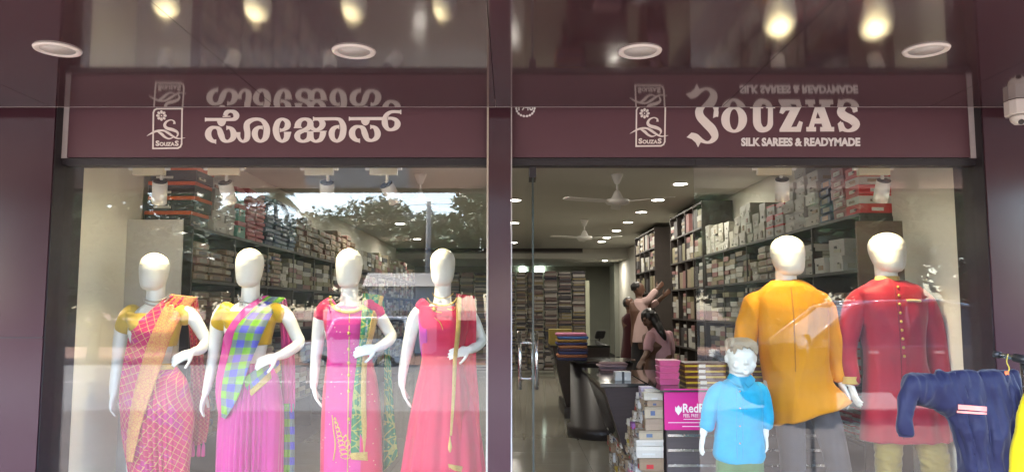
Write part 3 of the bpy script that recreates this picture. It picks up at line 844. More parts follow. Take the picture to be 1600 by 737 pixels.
for nm, cc_ in (('tan', (.42, .32, .20)), ('cream', (.58, .53, .45)), ('brown', (.30, .20, .12)), ('yellow', (.62, .46, .04)), ('white', (.62, .60, .57)), ('violet', (.34, .13, .36)), ('kraft', (.40, .29, .20)), ('rose', (.58, .20, .30)), ('lilac', (.48, .40, .50)), ('tan', (.46, .37, .25)), ('brown', (.34, .24, .15)), ('cream', (.54, .48, .38))):
    m1, m2 = plain('gift_'+nm, cc_, .5, .2, 25), plain('giftlid_'+nm, mul(cc_, random.choice((1.15, .8, .9))), .5, .2, 25)
    GIFT.append((nm, carton_mesh('gift_box', m1, m2, random.choice((LAB, LAB, m1, redc, bluep)), lidh=random.choice((.35, .5, .25)))))
# right wall, top plank
zt0 = PLR[-1]
for i in range(5): put('redwhite' if i % 2 else 'red', 1, SHX_R+.14, 6.12, zt0+.001+i*.076, .27, .24, .074, random.uniform(-.03, .03))
stack('maroon', 1, SHX_R, 6.27, 6.55, zt0, 2.80, .085)
stack('dark', 1, SHX_R, 6.57, 6.82, zt0, 2.66, .075)
for a in (6.85, 7.14, 7.43): stack('white', 1, SHX_R, a, a+.27, zt0, 2.80+random.uniform(-.05, .06), .10)
for a in (7.73, 8.0): stack('redwhite', 1, SHX_R, a, a+.25, zt0, 2.66, .11)
y = 8.3
while y < 10.7: stack('cream', 1, SHX_R, y, y+.22, zt0, random.choice((2.56, 2.7, 2.64)), random.choice((.16, .2, .12))); y += .235
for zi in range(len(PLR)-1):
    y = 6.08
    while y < 10.6:
        w = random.uniform(.22, .32); zt_ = PLR[zi+1]-.03-random.choice((.02, .03, .06, .1, .18))
        kind = random.choice(('white', 'cream', 'white')) if (zi == 3 and y < 7.3) else ('redwhite' if zi <= 1 and y < 7.2 else random.choice(('mixed', 'kraft', 'mixed', 'cream')))
        if y < 8.8 and random.random() > .05: stack(kind, 1, SHX_R, y, y+w, PLR[zi], zt_, .14 if kind == 'white' else random.choice((.05, .07)))
        elif y >= 8.8: stack_bulk('right', 1, SHX_R, y, y+w, PLR[zi], zt_, .06)
        y += w+.015
for (a, b) in ((11.02, 13.18), (14.72, 16.95)):
    n = round((b-a)/.55)
    for zi in range(len(PLR2)-1):
        for i in range(n):
            ya = lerp(a, b, i/n)+.02; yb = lerp(a, b, (i+1)/n)-.02; m_ = 2
            for j in range(m_):
                if random.random() < .93: stack_bulk('right_tall', 1, SHX_R, lerp(ya, yb, j/m_), lerp(ya, yb, (j+1)/m_)-.01, PLR2[zi], PLR2[zi+1]-.03-random.choice((.01, .04, .1)), random.choice((.05, .09, .3)))
bm_ = [plain('stock_%s' % n, mul(c, .7), .6, .3, 25) for n, c in (('tan', (.34, .27, .18)), ('cream', (.52, .49, .42)), ('dark', (.06, .05, .05)), ('white', (.58, .57, .52)), ('rose', (.30, .13, .12)), ('olive', (.28, .25, .14)))]
for k, lab in (('left', 'far stacked packets along the shelves behind the women mannequins'), ('right', 'far stacked packets along the shelves behind the male mannequins'), ('right_tall', 'pale boxes filling the tall shelves near the reaching person')):
    o = BULK[k].build('shelf_stock', bm_); tag(o, lab, 'stock', None, 'stuff')

# rear shelves of folded cloth
RY = 17.0
rs = thing('rear_shelf', 'dark rear shelf piled with folded garments', 'shelf', (PX(860, 500, RY), RY, FLOOR))
rx0, rx1 = PX(800, 450, RY), PX(914, 450, RY); rzt = PZ(424, RY)
for z in [lerp(FLOOR+.1, rzt-.35, i/5) for i in range(6)]: MB().bx(rx0-1.5, rx1, RY, RY+.4, z-.02, z).build('plank', M['shelf'], rs)
for x in (rx0-1.5, rx0, lerp(rx0, rx1, .34), lerp(rx0, rx1, .67), rx1): MB().bx(x-.012, x+.012, RY+.01, RY+.39, FLOOR, rzt-.36).build('upright', M['shelf'], rs)
MB().bx(rx1+.013, rx1+.10, RY+.02, RY+.4, FLOOR, PZ(438, RY)).build('side_panel', plain('pale_panel', (.45, .46, .34), .7), rs)
cl = MB()
for i in range(6):
    z0 = lerp(FLOOR+.1, rzt-.35, i/5); 
    x = rx0-1.45
    while x < rx1-.2:
        z = z0+.001
        while z < z0+.33:
            h = random.uniform(.022, .04); w = random.uniform(.24, .30)
            cl.box((x+.14+random.uniform(-.01, .01), RY+.16+random.uniform(-.02, .02), z+h/2), (w, .32, h*.9), random.randrange(6), random.uniform(-.04, .04)); z += h
        x += .31
tag(cl.build('folded_garments', [plain('fold_%d' % i, c, .8, .2, 30) for i, c in enumerate(((.05, .045, .05), (.17, .15, .13), (.025, .025, .035), (.11, .075, .07), (.24, .22, .20), (.15, .12, .06)))]), 'dense piles of folded dark and pale garments on the rear shelf', 'garments', None, 'stuff')
# lit ventilator panes high on the rear wall
for a, b in ((812, 824), (836, 850)):
    o = MB().bx(PX(a, 420, 25.1), PX(b, 420, 25.1), 25.15, 25.19, PZ(424, 25.1), PZ(417, 25.1)).build('ventilator_pane', emissive('daylight_pane', (.8, 1, .85), 1.2))
    tag(o, 'small bright ventilator pane high above the rear shelf', 'window', 'ventilator panes')

# ------------------------------------------------------------------ counters
CT_Z = .91
c1 = thing('display_counter', 'laminate slat counter with pink banner and glass top', 'counter', (1.7, 6.4, FLOOR))
MB().bx(1.11, 2.35, 5.62, 7.3, FLOOR, CT_Z-.03).build('carcass', M['laminate'], c1)
for py in (680, 703, 727): MB().bx(1.115, 2.3, 5.606, 5.619, PZ(py+2, 5.6), PZ(py-2, 5.6)).build('slat_groove', M['steel'], c1)
tg = NT('tinted_top'); tg.set(col=(.05, .055, .05), rough=.05); 
MB().bx(1.06, 2.4, 5.58, 7.38, CT_Z-.012, CT_Z).build('glass_top', tg.mat, c1, bevel=.002)
bnY = 5.60
pink = plain('banner_pink', (.62, .02, .25), .4, .06, 5)
bn = MB().bx(PX(1038, 640, bnY), PX(1130, 640, bnY), bnY, bnY+.006, PZ(671, bnY), PZ(607, bnY)).build('banner', pink); tag(bn, 'bright pink RedRose advertising banner on the counter front', 'banner')
text_on('banner_text', 'RedRose', 1067, 1124, 630, 644, M['letter_w'], bn, bnY-.002, .02, .001)
text_on('banner_text', 'FEEL FREE', 1068, 1091, 646, 651, M['letter_w'], bn, bnY-.002, .0, .001)
for (a, b, py) in ((1044, 1095, 659.5), (1068, 1096, 654.3), (1066, 1096, 665.5)):
    MB().bx(PX(a, py, bnY), PX(b, py, bnY), bnY-.003, bnY-.001, PZ(py+.5, bnY), PZ(py-.5, bnY)).build('banner_line', M['letter_w'], bn)
MB().prism([(P(x, y, bnY).x, P(x, y, bnY).z) for x, y in ((1055, 634), (1057, 636.5), (1060, 632.5), (1063, 636.5), (1065, 634), (1065.2, 641), (1060, 648), (1054.8, 641))], bnY-.003, bnY-.001).build('banner_emblem', M['letter_w'], bn)
# pile of small boxes along the counter side
y = 5.66; nb = 0
while y < 7.3:
    w = random.uniform(.09, .15); z = FLOOR+.001; base = random.uniform(.88, .92)
    while z < CT_Z-.07:
        h = random.choice((.045, .055, .065, .085)); d = random.uniform(.10, .15)
        if z < .6: d += .05
        nm, gm = random.choice([g_ for g_ in GIFT if g_[0] not in ('violet', 'rose', 'lilac')]*3+GIFT)
        o = put('gift', 1, 1.095-d/2, y+w/2, z, d, w*.96, h-.002, random.uniform(-.05, .05)); o.data = gm
        rw = 'low' if z < .32 else 'midway' if z < .62 else 'high'
        o['label'] = 'small %s box %s in the pile beside the pink banner counter' % (nm, rw); o['group'] = 'small boxes piled beside the counter'
        z += h; nb += 1
    y += w+.004
# trays and boxes on the glass top
pk = plain('pink_tray', (.70, .13, .30), .4, .08)
for i in range(4):
    x0, x1 = PX(1030, 590, 5.95), PX(1062+2*(i == 3), 590, 5.95)
    rg = [[(lerp(x0, x1, .5)+sx*(x1-x0)/2*k, 6.03+sy*.09*k, CT_Z+.001+i*.047+zz) for sx, sy in ((-1, -1), (1, -1), (1, 1), (-1, 1))] for zz, k in ((0, .86), (.034, .96), (.036, 1.0), (.045, 1.0))]
    o = MB().loft(rg).build('pink_box', pk, bevel=.004); tag(o, 'shiny pink box in the stack on the glass counter top', 'box', 'pink boxes on the counter')
gb = plain('gold_band', (.50, .36, .03), .3, .1); db = plain('dark_giftbox', (.10, .03, .02), .35, .3)
for i in range(4):
    for j in range(2):
        x = 1.48+j*.34+random.uniform(-.01, .01); z = CT_Z+.001+i*.042
        o = MB().box((x, 6.05, z+.02), (.31, .24, .040)).build('sweet_box', db); tag(o, 'flat dark gift box with gold band stacked on the counter', 'box', 'gold banded boxes on the counter')
        MB().bx(x-.156, x+.156, 5.926, 6.172, z+.012, z+.026).build('gold_band', gb, o)
        MB().bx(x-.05, x+.0, 5.924, 5.9255, z+.008, z+.032).build('paper_label', LAB, o)
# second counter with sloping sides
def slope_counter(label, top, bot, y0, y1, z1, name='sales_counter'):
    t = thing(name, label, 'counter', ((top[0]+top[1])/2, y0, FLOOR))
    xa, xb = top; xc, xd = bot; m = MB()
    m.add([(xc, y0+.42, FLOOR+.14), (xd, y0+.42, FLOOR+.14), (xd, y1, FLOOR+.14), (xc, y1, FLOOR+.14), (xa, y0, z1-.03), (xb, y0, z1-.03), (xb, y1, z1-.03), (xa, y1, z1-.03)], [(0, 3, 2, 1), (4, 5, 6, 7), (0, 1, 5, 4), (1, 2, 6, 5), (2, 3, 7, 6), (3, 0, 4, 7)])
    m.build('carcass', M['laminate'], t)
    MB().bx(xc-.03, xd, y0+.36, y1, FLOOR, FLOOR+.138).build('plinth', plain('plinth_dark', (.06, .05, .045), .4), t)
    MB().bx(xa-.03, xb, y0-.03, y1+.02, z1-.029, z1).build('worktop', M['granite'], t, bevel=.003)
    # glass front let into the sloping side
    def sp(u, v, off): return (lerp(xa, xc, v)-off, lerp(lerp(y0, y0+.42, v), y1, u), lerp(z1-.03, FLOOR+.14, v))
    MB().add([sp(.12, .1, .006), sp(.9, .1, .006), sp(.9, .96, .006), sp(.12, .96, .006)], [(0, 1, 2, 3)]).build('glass_front', tg.mat, t)
    return t
slope_counter('dark topped sales counter with sloping sides beside the box pile', (.72, 1.04), (.97, 1.04), 6.1, 7.6, CT_Z)
slope_counter('cashier counter with sloping end carrying folded shirts', (.52, 1.25), (.72, 1.25), 9.9, 11.6, 1.02)
cp = thing('curved_podium', 'dark round fronted podium between the two sales counters', 'podium', (1.05, 8.9, FLOOR))
MB().lathe([(.36, FLOOR), (.40, FLOOR), (.40, FLOOR+.12), (.36, FLOOR+.13), (.36, .88), (.01, .88)], (1.03, 8.95, 0), 36).build('drum', plain('podium_dark', (.035, .028, .028), .4), cp, True)
MB().lathe([(.01, .881), (.39, .881), (.39, .905), (.01, .905)], (1.03, 8.95, 0), 36).build('top', M['granite'], cp)
# folded shirts on the podium and counters
def folded(name, lab, x, y, z, w, d, cols, h=.028, group=None):
    t = thing(name, lab, 'clothes', (x, y, z), group)
    for i, c in enumerate(cols):
        m = MB(); ww = w*random.uniform(.9, 1.04)/2; xx = x+random.uniform(-.012, .012)
        rg = []
        for k in range(9):
            a = -math.pi/2+math.pi*k/8
            pass
        m.loft([[(xx+sx*ww*kk, y+sy*d/2*kk, z+.001+i*h+zz) for sx, sy in ((-1, -1), (-.3, -1.03), (.4, -1), (1, -1), (1, 1), (-1, 1))] for zz, kk in ((0, .95), (h*.3, 1.0), (h*.75, 1.0), (h*.98, .93))])
        m.build('folded_shirt', plain('cloth_%s_%d' % (name, i), c, .85, .15, 20), t, True)
folded('shirt_pile', 'pile of bright folded shirts topped with pink and blue', PX(893, 570, 8.9), 8.85, .906, .34, .3, [(.05, .05, .10), (.45, .16, .07), (.07, .08, .2), (.10, .07, .12), (.50, .22, .10), (.06, .06, .16), (.42, .24, .06), (.12, .24, .55), (.62, .22, .36)], .034)
folded('fabric_pile', 'low pile of folded pink striped fabric on the dark worktop', PX(957, 570, 7.35), 7.35, CT_Z, .26, .22, [(.32, .18, .18), (.16, .12, .14), (.42, .28, .28), (.24, .14, .15)], .018)
pb = carton_mesh('white_box', whitec, whitec); o = bpy.data.objects.new('paper_box', pb); COL.objects.link(o); o.location = (.90, 6.35, CT_Z+.001); o.scale = (.13, .1, .07); tag(o, 'small white box with dark strap on the dark worktop', 'box')
MB().bx(-.08, .08, -.515, .515, -.0, 1.01).build('strap', M['black'], o).matrix_parent_inverse = Matrix.Identity(4)
yb = MB().bx(PX(858, 540, 10.3), PX(893, 540, 10.3), 10.2, 10.5, 1.021, PZ(521, 10.3)+.06).build('yellow_carton', plain('yellow_carton', (.34, .25, .05), .5, .3)); tag(yb, 'dull yellow printed carton on the cashier counter', 'box')
# office chair
ch = thing('office_chair', 'black office chair with headrest behind the podium', 'chair', (PX(940, 560, 11.9), 11.9, FLOOR))
cx, cy = ch.location.x, 11.9
def plate(px0, px1, py0, py1, tilt=.0, name='backrest'):
    a = P(px0, py0, cy); b = P(px1, py1, cy); m = MB()
    m.loft([[(lerp(a.x, b.x, .5)+sx*(b.x-a.x)/2*k+tilt*t, cy+sy*.03+.05*t, lerp(a.z, b.z, t)) for sx, sy in ((-1, -1), (1, -1), (1, 1), (-1, 1))] for t, k in ((0, .7), (.1, 1), (.85, 1), (1, .75))])
    return m.build(name, M['chairb'], ch, bevel=.01)
plate(932, 947, 516, 529, -.03, 'headrest'); plate(927, 946, 535, 562, .0); 
MB().tube([(cx-.02, cy+.05, PZ(566, cy), .015), (cx-.05, cy+.09, PZ(545, cy), .015), (cx+.0, cy+.06, PZ(522, cy), .012)]).build('spine', M['chairb'], ch, True)
MB().box((cx+.05, cy-.2, FLOOR+.5), (.46, .44, .07)).build('seat', M['chairb'], ch, bevel=.02)
MB().cyl((cx+.05, cy-.2, FLOOR+.08), (cx+.05, cy-.2, FLOOR+.47), .03).build('gas_post', M['steel'], ch)
for j in range(5):
    a = j*2*math.pi/5; MB().cyl((cx+.05, cy-.2, FLOOR+.09), (cx+.05+.28*math.cos(a), cy-.2+.28*math.sin(a), FLOOR+.03), .022, .014).build('foot', M['chairb'], ch)
# small dome camera on the rear bulkhead
o = MB().lathe([(.05, 0), (.06, -.02), (.045, -.06), (.0, -.08)], P(986, 409, 21.4)).build('rear_camera', M['white'], None, True); o.location.z = LOWC-P(986, 409, 21.4).z; tag(o, 'tiny white dome camera under the rear bulkhead', 'camera')
# ------------------------------------------------------------------ figures
def ell(c, hw, hd, n=28, p=2.0, ux=Vector((1, 0, 0)), uy=Vector((0, 1, 0))):
    out = []
    for j in range(n):
        a = 2*math.pi*j/n; ca, sa_ = math.cos(a), math.sin(a)
        x = math.copysign(abs(ca)**(2/p), ca); y = math.copysign(abs(sa_)**(2/p), sa_)
        out.append(Vector(c)+ux*(hw*x)+uy*(hd*y))
    return out
def hand(mb, w, f, pn, side, s=1.0, curl=.35, spread=.10):
    """w wrist, f finger direction, pn palm normal, side +-1 chooses where the thumb leaves"""
    w = Vector(w); f = Vector(f).normalized(); pn = Vector(pn); pn = (pn-f*pn.dot(f)).normalized(); sx = f.cross(pn)*side
    mb.loft([ell(w+f*(a*s), hw*s, hd*s, 14, 2.4, sx, pn) for a, hw, hd in ((-.02, .022, .018), (.0, .024, .018), (.03, .034, .017), (.06, .040, .016), (.085, .039, .013), (.095, .034, .010))])
    for i, (o, ln) in enumerate(((-.030, .060), (-.010, .074), (.010, .080), (.029, .072))):
        b = w+f*(.082*s)+sx*(o*s); d = (f+sx*(o*spread*8)).normalized(); pts = [(*b, .0095*s)]
        c = curl*(1.25-.12*i)
        for k, fr in enumerate((.42, .33, .25)):
            q = Matrix.Rotation(-c*(.7+.4*k), 3, sx*side) if False else None
            d = (d*math.cos(c*(.6+.3*k))+pn*math.sin(c*(.6+.3*k))).normalized()
            b = b+d*(ln*fr*s); pts.append((*b, (.0092-.001*k)*s))
        mb.tube(pts, 8, k=3)
    b = w+f*(.022*s)+sx*(.026*s); d = (f*.75+sx*.8+pn*.25).normalized(); pts = [(*b, .0125*s)]
    for k, l in enumerate((.034, .030, .024)):
        b = b+d*(l*s); pts.append((*b, (.0115-.0012*k)*s)); d = (d+f*.35+pn*.12).normalized()
    mb.tube(pts, 8, k=3)
def egg_head(mb, cx, top, chin, hw, d, turn=0.0, yoff=0.0):
    """faceless egg head from pixels; turn rotates it about the vertical"""
    t, c = P(cx, top, d), P(cx, chin, d); H = t.z-c.z; w = hw*d/F
    q = Matrix.Rotation(turn, 3, 'Z'); ux, uy = q @ Vector((1, 0, 0)), q @ Vector((0, 1, 0))
    rg = []
    for h, kw, kd, yo in ((0.0, .40, .34, -.40), (.03, .60, .54, -.34), (.10, .77, .78, -.24), (.22, .88, .96, -.13), (.38, .95, 1.09, -.04), (.55, 1.0, 1.18, .02), (.70, .985, 1.18, .05), (.82, .88, 1.04, .06), (.91, .68, .80, .06), (.97, .42, .50, .06), (1.0, .16, .20, .06)):
        o = Vector((t.x, d+yoff, c.z+H*h))+uy*(yo*w)
        rg.append(ell(o, w*kw, w*kd, 30, 2.15, ux, uy))
    mb.loft(rg)
    return t, c, w
F_RINGS = [(.03, .050, .050, 0), (0, .060, .056, 0), (-.03, .105, .066, .005), (-.06, .150, .078, .005), (-.10, .160, .090, 0), (-.15, .158, .108, -.012), (-.20, .152, .122, -.026), (-.25, .140, .112, -.018), (-.30, .128, .096, -.004), (-.38, .114, .084, 0), (-.46, .128, .094, .004), (-.54, .152, .106, .008), (-.62, .166, .114, .012), (-.72, .166, .112, .012), (-.80, .15, .10, .01)]
MAN = {}
def body(name, label, d, head, neck, shoulders, arms, rings=F_RINGS, wide=1.0, group=None, turn=0.0, cat='mannequin', mat=None, head_fn=None, vox=.0048, base=True, feet=PLAT, legs=None):
    cx, top, chin, hw = head
    m = MB()
    (head_fn or egg_head)(m, cx, top, chin, hw, d, turn)
    nb = P(*neck, d)                                    # neck base
    hc_ = P(cx, chin, d); w = hw*d/F
    m.tube([(hc_.x, d+.015, hc_.z+.08, w*.66), (lerp(hc_.x, nb.x, .5), d+.012, lerp(hc_.z, nb.z, .5)+.01, w*.66), (nb.x, d+.010, nb.z-.005, w*.72), (nb.x, d+.012, nb.z-.05, w*.74)], 20)
    tab = [(dz, hw_*wide, hd_*wide, yo) for dz, hw_, hd_, yo in rings]
    m.loft([ell((nb.x, d+yo, nb.z+dz*wide), a, b, 32, 2.3) for dz, a, b, yo in tab])
    hipz = nb.z-.72*wide
    for L3 in (legs or []):
        pp = [P(x_, y_, d+dy_) for x_, y_, dy_ in L3]; rr_ = (.085, .068, .052, .036)
        pts = [(*p_, rr_[i_]) for i_, p_ in enumerate(pp)]; m.tube(pts, 16)
        e_ = pp[-1]; m.tube([(e_.x, e_.y+.01, feet+.04, .04), (e_.x, e_.y-.08, feet+.034, .036), (e_.x, e_.y-.16, feet+.024, .022)], 12)
    for s in (() if legs else (-1, 1)):                 # legs and feet
        m.tube([(nb.x+s*.085*wide, d, hipz+.03, .085*wide), (nb.x+s*.09*wide, d, lerp(hipz, feet, .48), .055*wide), (nb.x+s*.09*wide, d+.01, lerp(hipz, feet, .62), .055*wide), (nb.x+s*.09*wide, d+.02, feet+.07, .034*wide)], 16)
        m.tube([(nb.x+s*.09*wide, d+.03, feet+.042, .036*wide), (nb.x+s*.095*wide, d-.06, feet+.034, .032*wide), (nb.x+s*.10*wide, d-.13, feet+.022, .020*wide)], 12)
    for A in arms:
        pts = []
        for (px, py, dy, r) in A['path']:
            q = P(px, py, d+dy); pts.append((q.x, q.y, q.z, r))
        m.tube(pts, 18, k=6)
        w0 = Vector(pts[-1][:3]); f = P(*A['tip'][:2], d+A['tip'][2])-w0
        hand(m, w0, f, A['pn'], A['side'], A.get('s', 1.0), A.get('curl', .35), A.get('spread', .1))
    t = thing(name, label, cat, (nb.x, d, feet), group)
    o = m.build('body', mat or M['mann'], t, True)
    remesh(o, vox, 5)
    if base: MB().lathe([(.0, feet), (.17, feet), (.165, feet+.008), (.0, feet+.010)], (nb.x, d, 0.001)).build('base_plate', M['steel'], t)
    MAN[label] = (t, nb, d, tab)
    return t, nb, d, tab
def torso_front(x, z, nb, d, tab, off):
    dz = max(min(z-nb.z, .03), -1.2)
    tt = sorted(tab)
    a, b, yo = interp(tt, dz)
    u = (x-nb.x)/(a+off)
    return d+yo-(b+off)*math.sqrt(max(.0, 1-min(1, abs(u))**2.3))
def cloth(name, mat, parent, verts, nu, nv, uvs, th=.004, smooth=True):
    m = MB(); m.v = [tuple(v) for v in verts]; m.uv = uvs
    for j in range(nv-1):
        for i in range(nu-1):
            a = j*nu+i; m.f.append((a, a+1, a+nu+1, a+nu)); m.m.append(0)
    o = bpy.data.objects.new(name, m.mesh(name, mat, smooth, fix=False)); COL.objects.link(o); par(o, parent)
    s = o.modifiers.new('solid', 'SOLIDIFY'); s.thickness = th; s.offset = 0
    return o
def drape(name, mat, fig, left, right, off, nu=28, nv=70, fold=(.006, 3), over=None, th=.004, dy=None, vlen=None):
    """cloth strip between two pixel edge lines, laid over the torso; u in metres across, v in metres along"""
    t, nb, d, tab = fig
    Lp = catmull([tuple(map(float, p)) for p in left], 12); Rp = catmull([tuple(map(float, p)) for p in right], 12)
    vs, uv = [], []; vl = 0; prev = None
    for j in range(nv):
        f = j/(nv-1)
        a = Lp[0] if f == 0 else Lp[min(int(f*(len(Lp)-1)), len(Lp)-1)]; b = Rp[min(int(f*(len(Rp)-1)), len(Rp)-1)]
        fa = f*(len(Lp)-1)-int(f*(len(Lp)-1)); ia = min(int(f*(len(Lp)-1)), len(Lp)-2); a = tuple(lerp(Lp[ia][k], Lp[ia+1][k], f*(len(Lp)-1)-ia) for k in (0, 1))
        ib = min(int(f*(len(Rp)-1)), len(Rp)-2); b = tuple(lerp(Rp[ib][k], Rp[ib+1][k], f*(len(Rp)-1)-ib) for k in (0, 1))
        wpx = math.hypot(b[0]-a[0], b[1]-a[1])*d/F
        mid = ((a[0]+b[0])/2, (a[1]+b[1])/2)
        if prev: vl += math.hypot(mid[0]-prev[0], mid[1]-prev[1])*d/F
        prev = mid
        for i in range(nu):
            u = i/(nu-1)
            p = P(lerp(a[0], b[0], u), lerp(a[1], b[1], u), d)
            y = torso_front(p.x, p.z, nb, d, tab, off)
            if over: y = over(p.x, p.z, y, u, f)
            y += fold[0]*math.sin(2*math.pi*fold[1]*u+1.3*math.sin(3*f+u))-(.004 if fold[0] else 0)
            if dy: y += dy(u, f)
            q = P(lerp(a[0], b[0], u), lerp(a[1], b[1], u), y)
            vs.append(q); uv.append((u*wpx, vl))
    o = cloth(name, mat, t, vs, nu, nv, uv, th); return o
def skirt(name, mat, fig, rows, depth, pleat=(.0, 0, 0, .2), fl=(.008, 9), n=200, nv=60, bottom=PLAT+.01, th=.004):
    """full garment tube; rows of (py, xl, xr) pixel silhouettes, depth ratio; pleat=(amp,count,centre angle,spread)"""
    t, nb, d, tab = fig
    last = rows[-1]
    pb = 368.5-F*math.tan(math.atan((bottom-CAMZ)/d)-PITCH)
    rr = sorted([(float(py), float(xl), float(xr)) for py, xl, xr in rows])
    if rr[-1][0] < pb: rr.append((pb, rr[-1][1], rr[-1][2]))
    vs, uv = [], []
    for j in range(nv):
        py = lerp(rr[0][0], rr[-1][0], j/(nv-1)); xl, xr = interp(rr, py)
        a, b = P(xl, py, d), P(xr, py, d); cx_ = (a.x+b.x)/2; hw = (b.x-a.x)/2; hd = max(hw*depth, .088) if depth else .1
        f = j/(nv-1)
        per = math.pi*(hw+hd)
        for i in range(n+1):
            th_ = 2*math.pi*i/n                         # 0 = back, pi = front
            dx, dy_ = math.sin(th_), math.cos(th_)
            g = fl[0]*(f**.7)*math.sin(fl[1]*th_+2.0*math.sin(2.2*f)+.6*math.sin(3*th_))+.4*fl[0]*math.sin(23*th_+4*f)*f
            if pleat[1]:
                e = math.exp(-((th_-pleat[2]-pleat[4]*f if len(pleat) > 4 else th_-pleat[2])/pleat[3])**2)
                ph = (th_-pleat[2])*pleat[1]
                g += pleat[0]*e*(abs((ph/math.pi) % 2-1)*2-1)*min(1, .25+f*1.4)
            vs.append(Vector((cx_-dx*(hw+g), d+.006+dy_*(hd+g), a.z))); uv.append((th_/(2*math.pi)*per, a.z))
    return cloth(name, mat, t, vs, n+1, nv, uv, th)
def patch_poly(fig, pxs, off, name, mat, parent):
    """small flat applique laid on the front of a garment (pixel outline)"""
    pass
def garment(name, mat, fig, tubes, lofts, vox=.007, it=8, wr=(.004, 5, 1), aniso=(1, 1, .6), mask=None):
    """sewn garment: torso lofts (py,xl,xr,depth half,yoff[,skew]) and sleeve tubes, fused"""
    t, nb, d, tab = fig; m = MB()
    for rows in lofts:
        rg = []
        tt = sorted([(float(r[0]),)+tuple(map(float, r[1:])) for r in rows])
        N = 26
        for j in range(N):
            py = lerp(tt[0][0], tt[-1][0], j/(N-1)); xl, xr, hd, yo = interp(tt, py)[:4]
            a, b = P(xl, py, d+yo), P(xr, py, d+yo)
            rg.append(ell(((a.x+b.x)/2, d+yo, a.z), (b.x-a.x)/2, hd, 40, 2.5))
        m.loft(rg)
    for tb in tubes:
        pts = []
        for (px, py, dy, r) in tb: q = P(px, py, d+dy); pts.append((q.x, q.y, q.z, r))
        m.tube(pts, 20, k=6)
    o = m.build(name, mat, t, True); remesh(o, vox, it)
    if wr: wrinkle(o, wr[0], wr[1], wr[2], aniso, mask)
    return o
def beads(fig, pxs, r, name, mat, off=.012, drop=0):
    t, nb, d, tab = fig; m = MB()
    pp = catmull([tuple(map(float, p)) for p in pxs], 8)
    for i, (px, py) in enumerate(pp):
        p = P(px, py, d-.05); y = torso_front(p.x, p.z, nb, d, tab, off) if p.z < nb.z-.02 else d-.058
        q = P(px, py, y)
        m.lathe([(.0, -r), (r*.8, -r*.6), (r, 0), (r*.8, r*.6), (0, r)], q, 8)
        if drop and i % 3 == 0:
            k = 1-abs(i/(len(pp)-1)-.5)*1.2
            m.lathe([(0, -drop*k-r*1.3), (r*1.1, -drop*k), (r*.3, -drop*k*.5), (r*.3, 0)], q, 7)
    return m.build(name, mat, t, True)

# cloth materials, patterned in metres along the cloth
def fab(name, fn, rough=.55, sheen=.3, weave=900):
    n = NT(name); uv = n.coord('UV'); s = n.sep(uv); col = fn(n, s[0], s[1], uv)
    n.set(col=col, rough=max(rough, .55), sheen=sheen*.5, spec=.22)
    n.bump(n.math('ADD', n.noise(260, n.coord('Object'), 2), n.math('MULTIPLY', n.noise(28, n.coord('Object'), 3), 1.5)), .22, .003)
    return n.mat
GOLD = (.62, .40, .10)
def lattice(base, line, per=.085, w=.13, spots=None):
    def fn(n, u, v, uv):
        nz = n.math('MULTIPLY', n.math('SUBTRACT', n.noise(40, uv), .5), .012)
        a = n.math('ADD', n.math('ADD', u, v), nz); b = n.math('SUBTRACT', u, v)
        l = n.math('MAXIMUM', n.band(a, per, w), n.band(b, per, w, .3))
        brk = n.math('GREATER_THAN', n.noise(160, uv), .40)
        var = n.mix(n.noise(5, uv), mul(base, .8), mul(base, 1.2))
        cell = n.math('GREATER_THAN', n.noise(7, uv), .56)
        var = n.mix(n.math('MULTIPLY', cell, .5), var, spots or base)
        return n.mix(n.math('MULTIPLY', l, brk), var, line)
    return fn
def brocade(base, fig, sc=75, thr=.36, edge=None):
    def fn(n, u, v, uv):
        vo = n.vor(sc, uv); e = n.vor(sc*.5, uv, 'Distance', 'DISTANCE_TO_EDGE')
        f = n.math('MAXIMUM', n.math('LESS_THAN', vo, thr*.8), n.math('LESS_THAN', e, .07))
        return n.mix(n.math('MULTIPLY', f, .85), base, fig)
    return fn
def checks(n, u, v, uv):
    a = n.band(u, .105, .5); b = n.band(v, .105, .5)
    both = n.math('MULTIPLY', a, b); none = n.math('MULTIPLY', n.math('SUBTRACT', 1, a), n.math('SUBTRACT', 1, b))
    c = n.mix(both, (.16, .23, .22), (.20, .48, .015)); c = n.mix(none, c, (.09, .09, .55))
    th = n.math('MULTIPLY', n.band(u, .006, .5), .12)
    return n.mix(th, c, (.35, .35, .30))
def solid(c, v=.12, sc=6):
    def fn(n, u, v_, uv): return n.mix(n.noise(sc, n.coord('Object')), mul(c, 1-v), mul(c, 1+v))
    return fn
FB = {}
FB['saree1'] = fab('saree_pink_gold', lattice((.60, .025, .14), (.66, .38, .16), .060, .10, (.52, .02, .30)))
FB['gold1'] = fab('saree_gold_border', brocade((.68, .36, .11), (.62, .16, .10), 95))
FB['pallu1'] = fab('saree_pallu_red', lattice((.45, .02, .07), (.58, .25, .12), .03, .12), .6)
FB['blouse1'] = fab('blouse_gold', solid((.62, .42, .07)), .5)
FB['blouse2'] = fab('blouse_mustard', solid((.58, .36, .006)), .5)
FB['mag'] = fab('saree_magenta', solid((.60, .02, .27), .1, 3), .4, .5)
FB['check'] = fab('saree_checks', checks)
FB['pinkedge'] = fab('saree_pink_edge', solid((.65, .05, .28)))
FB['goldband'] = fab('gold_band_cloth', brocade((.62, .42, .12), (.45, .27, .05), 200), .4)
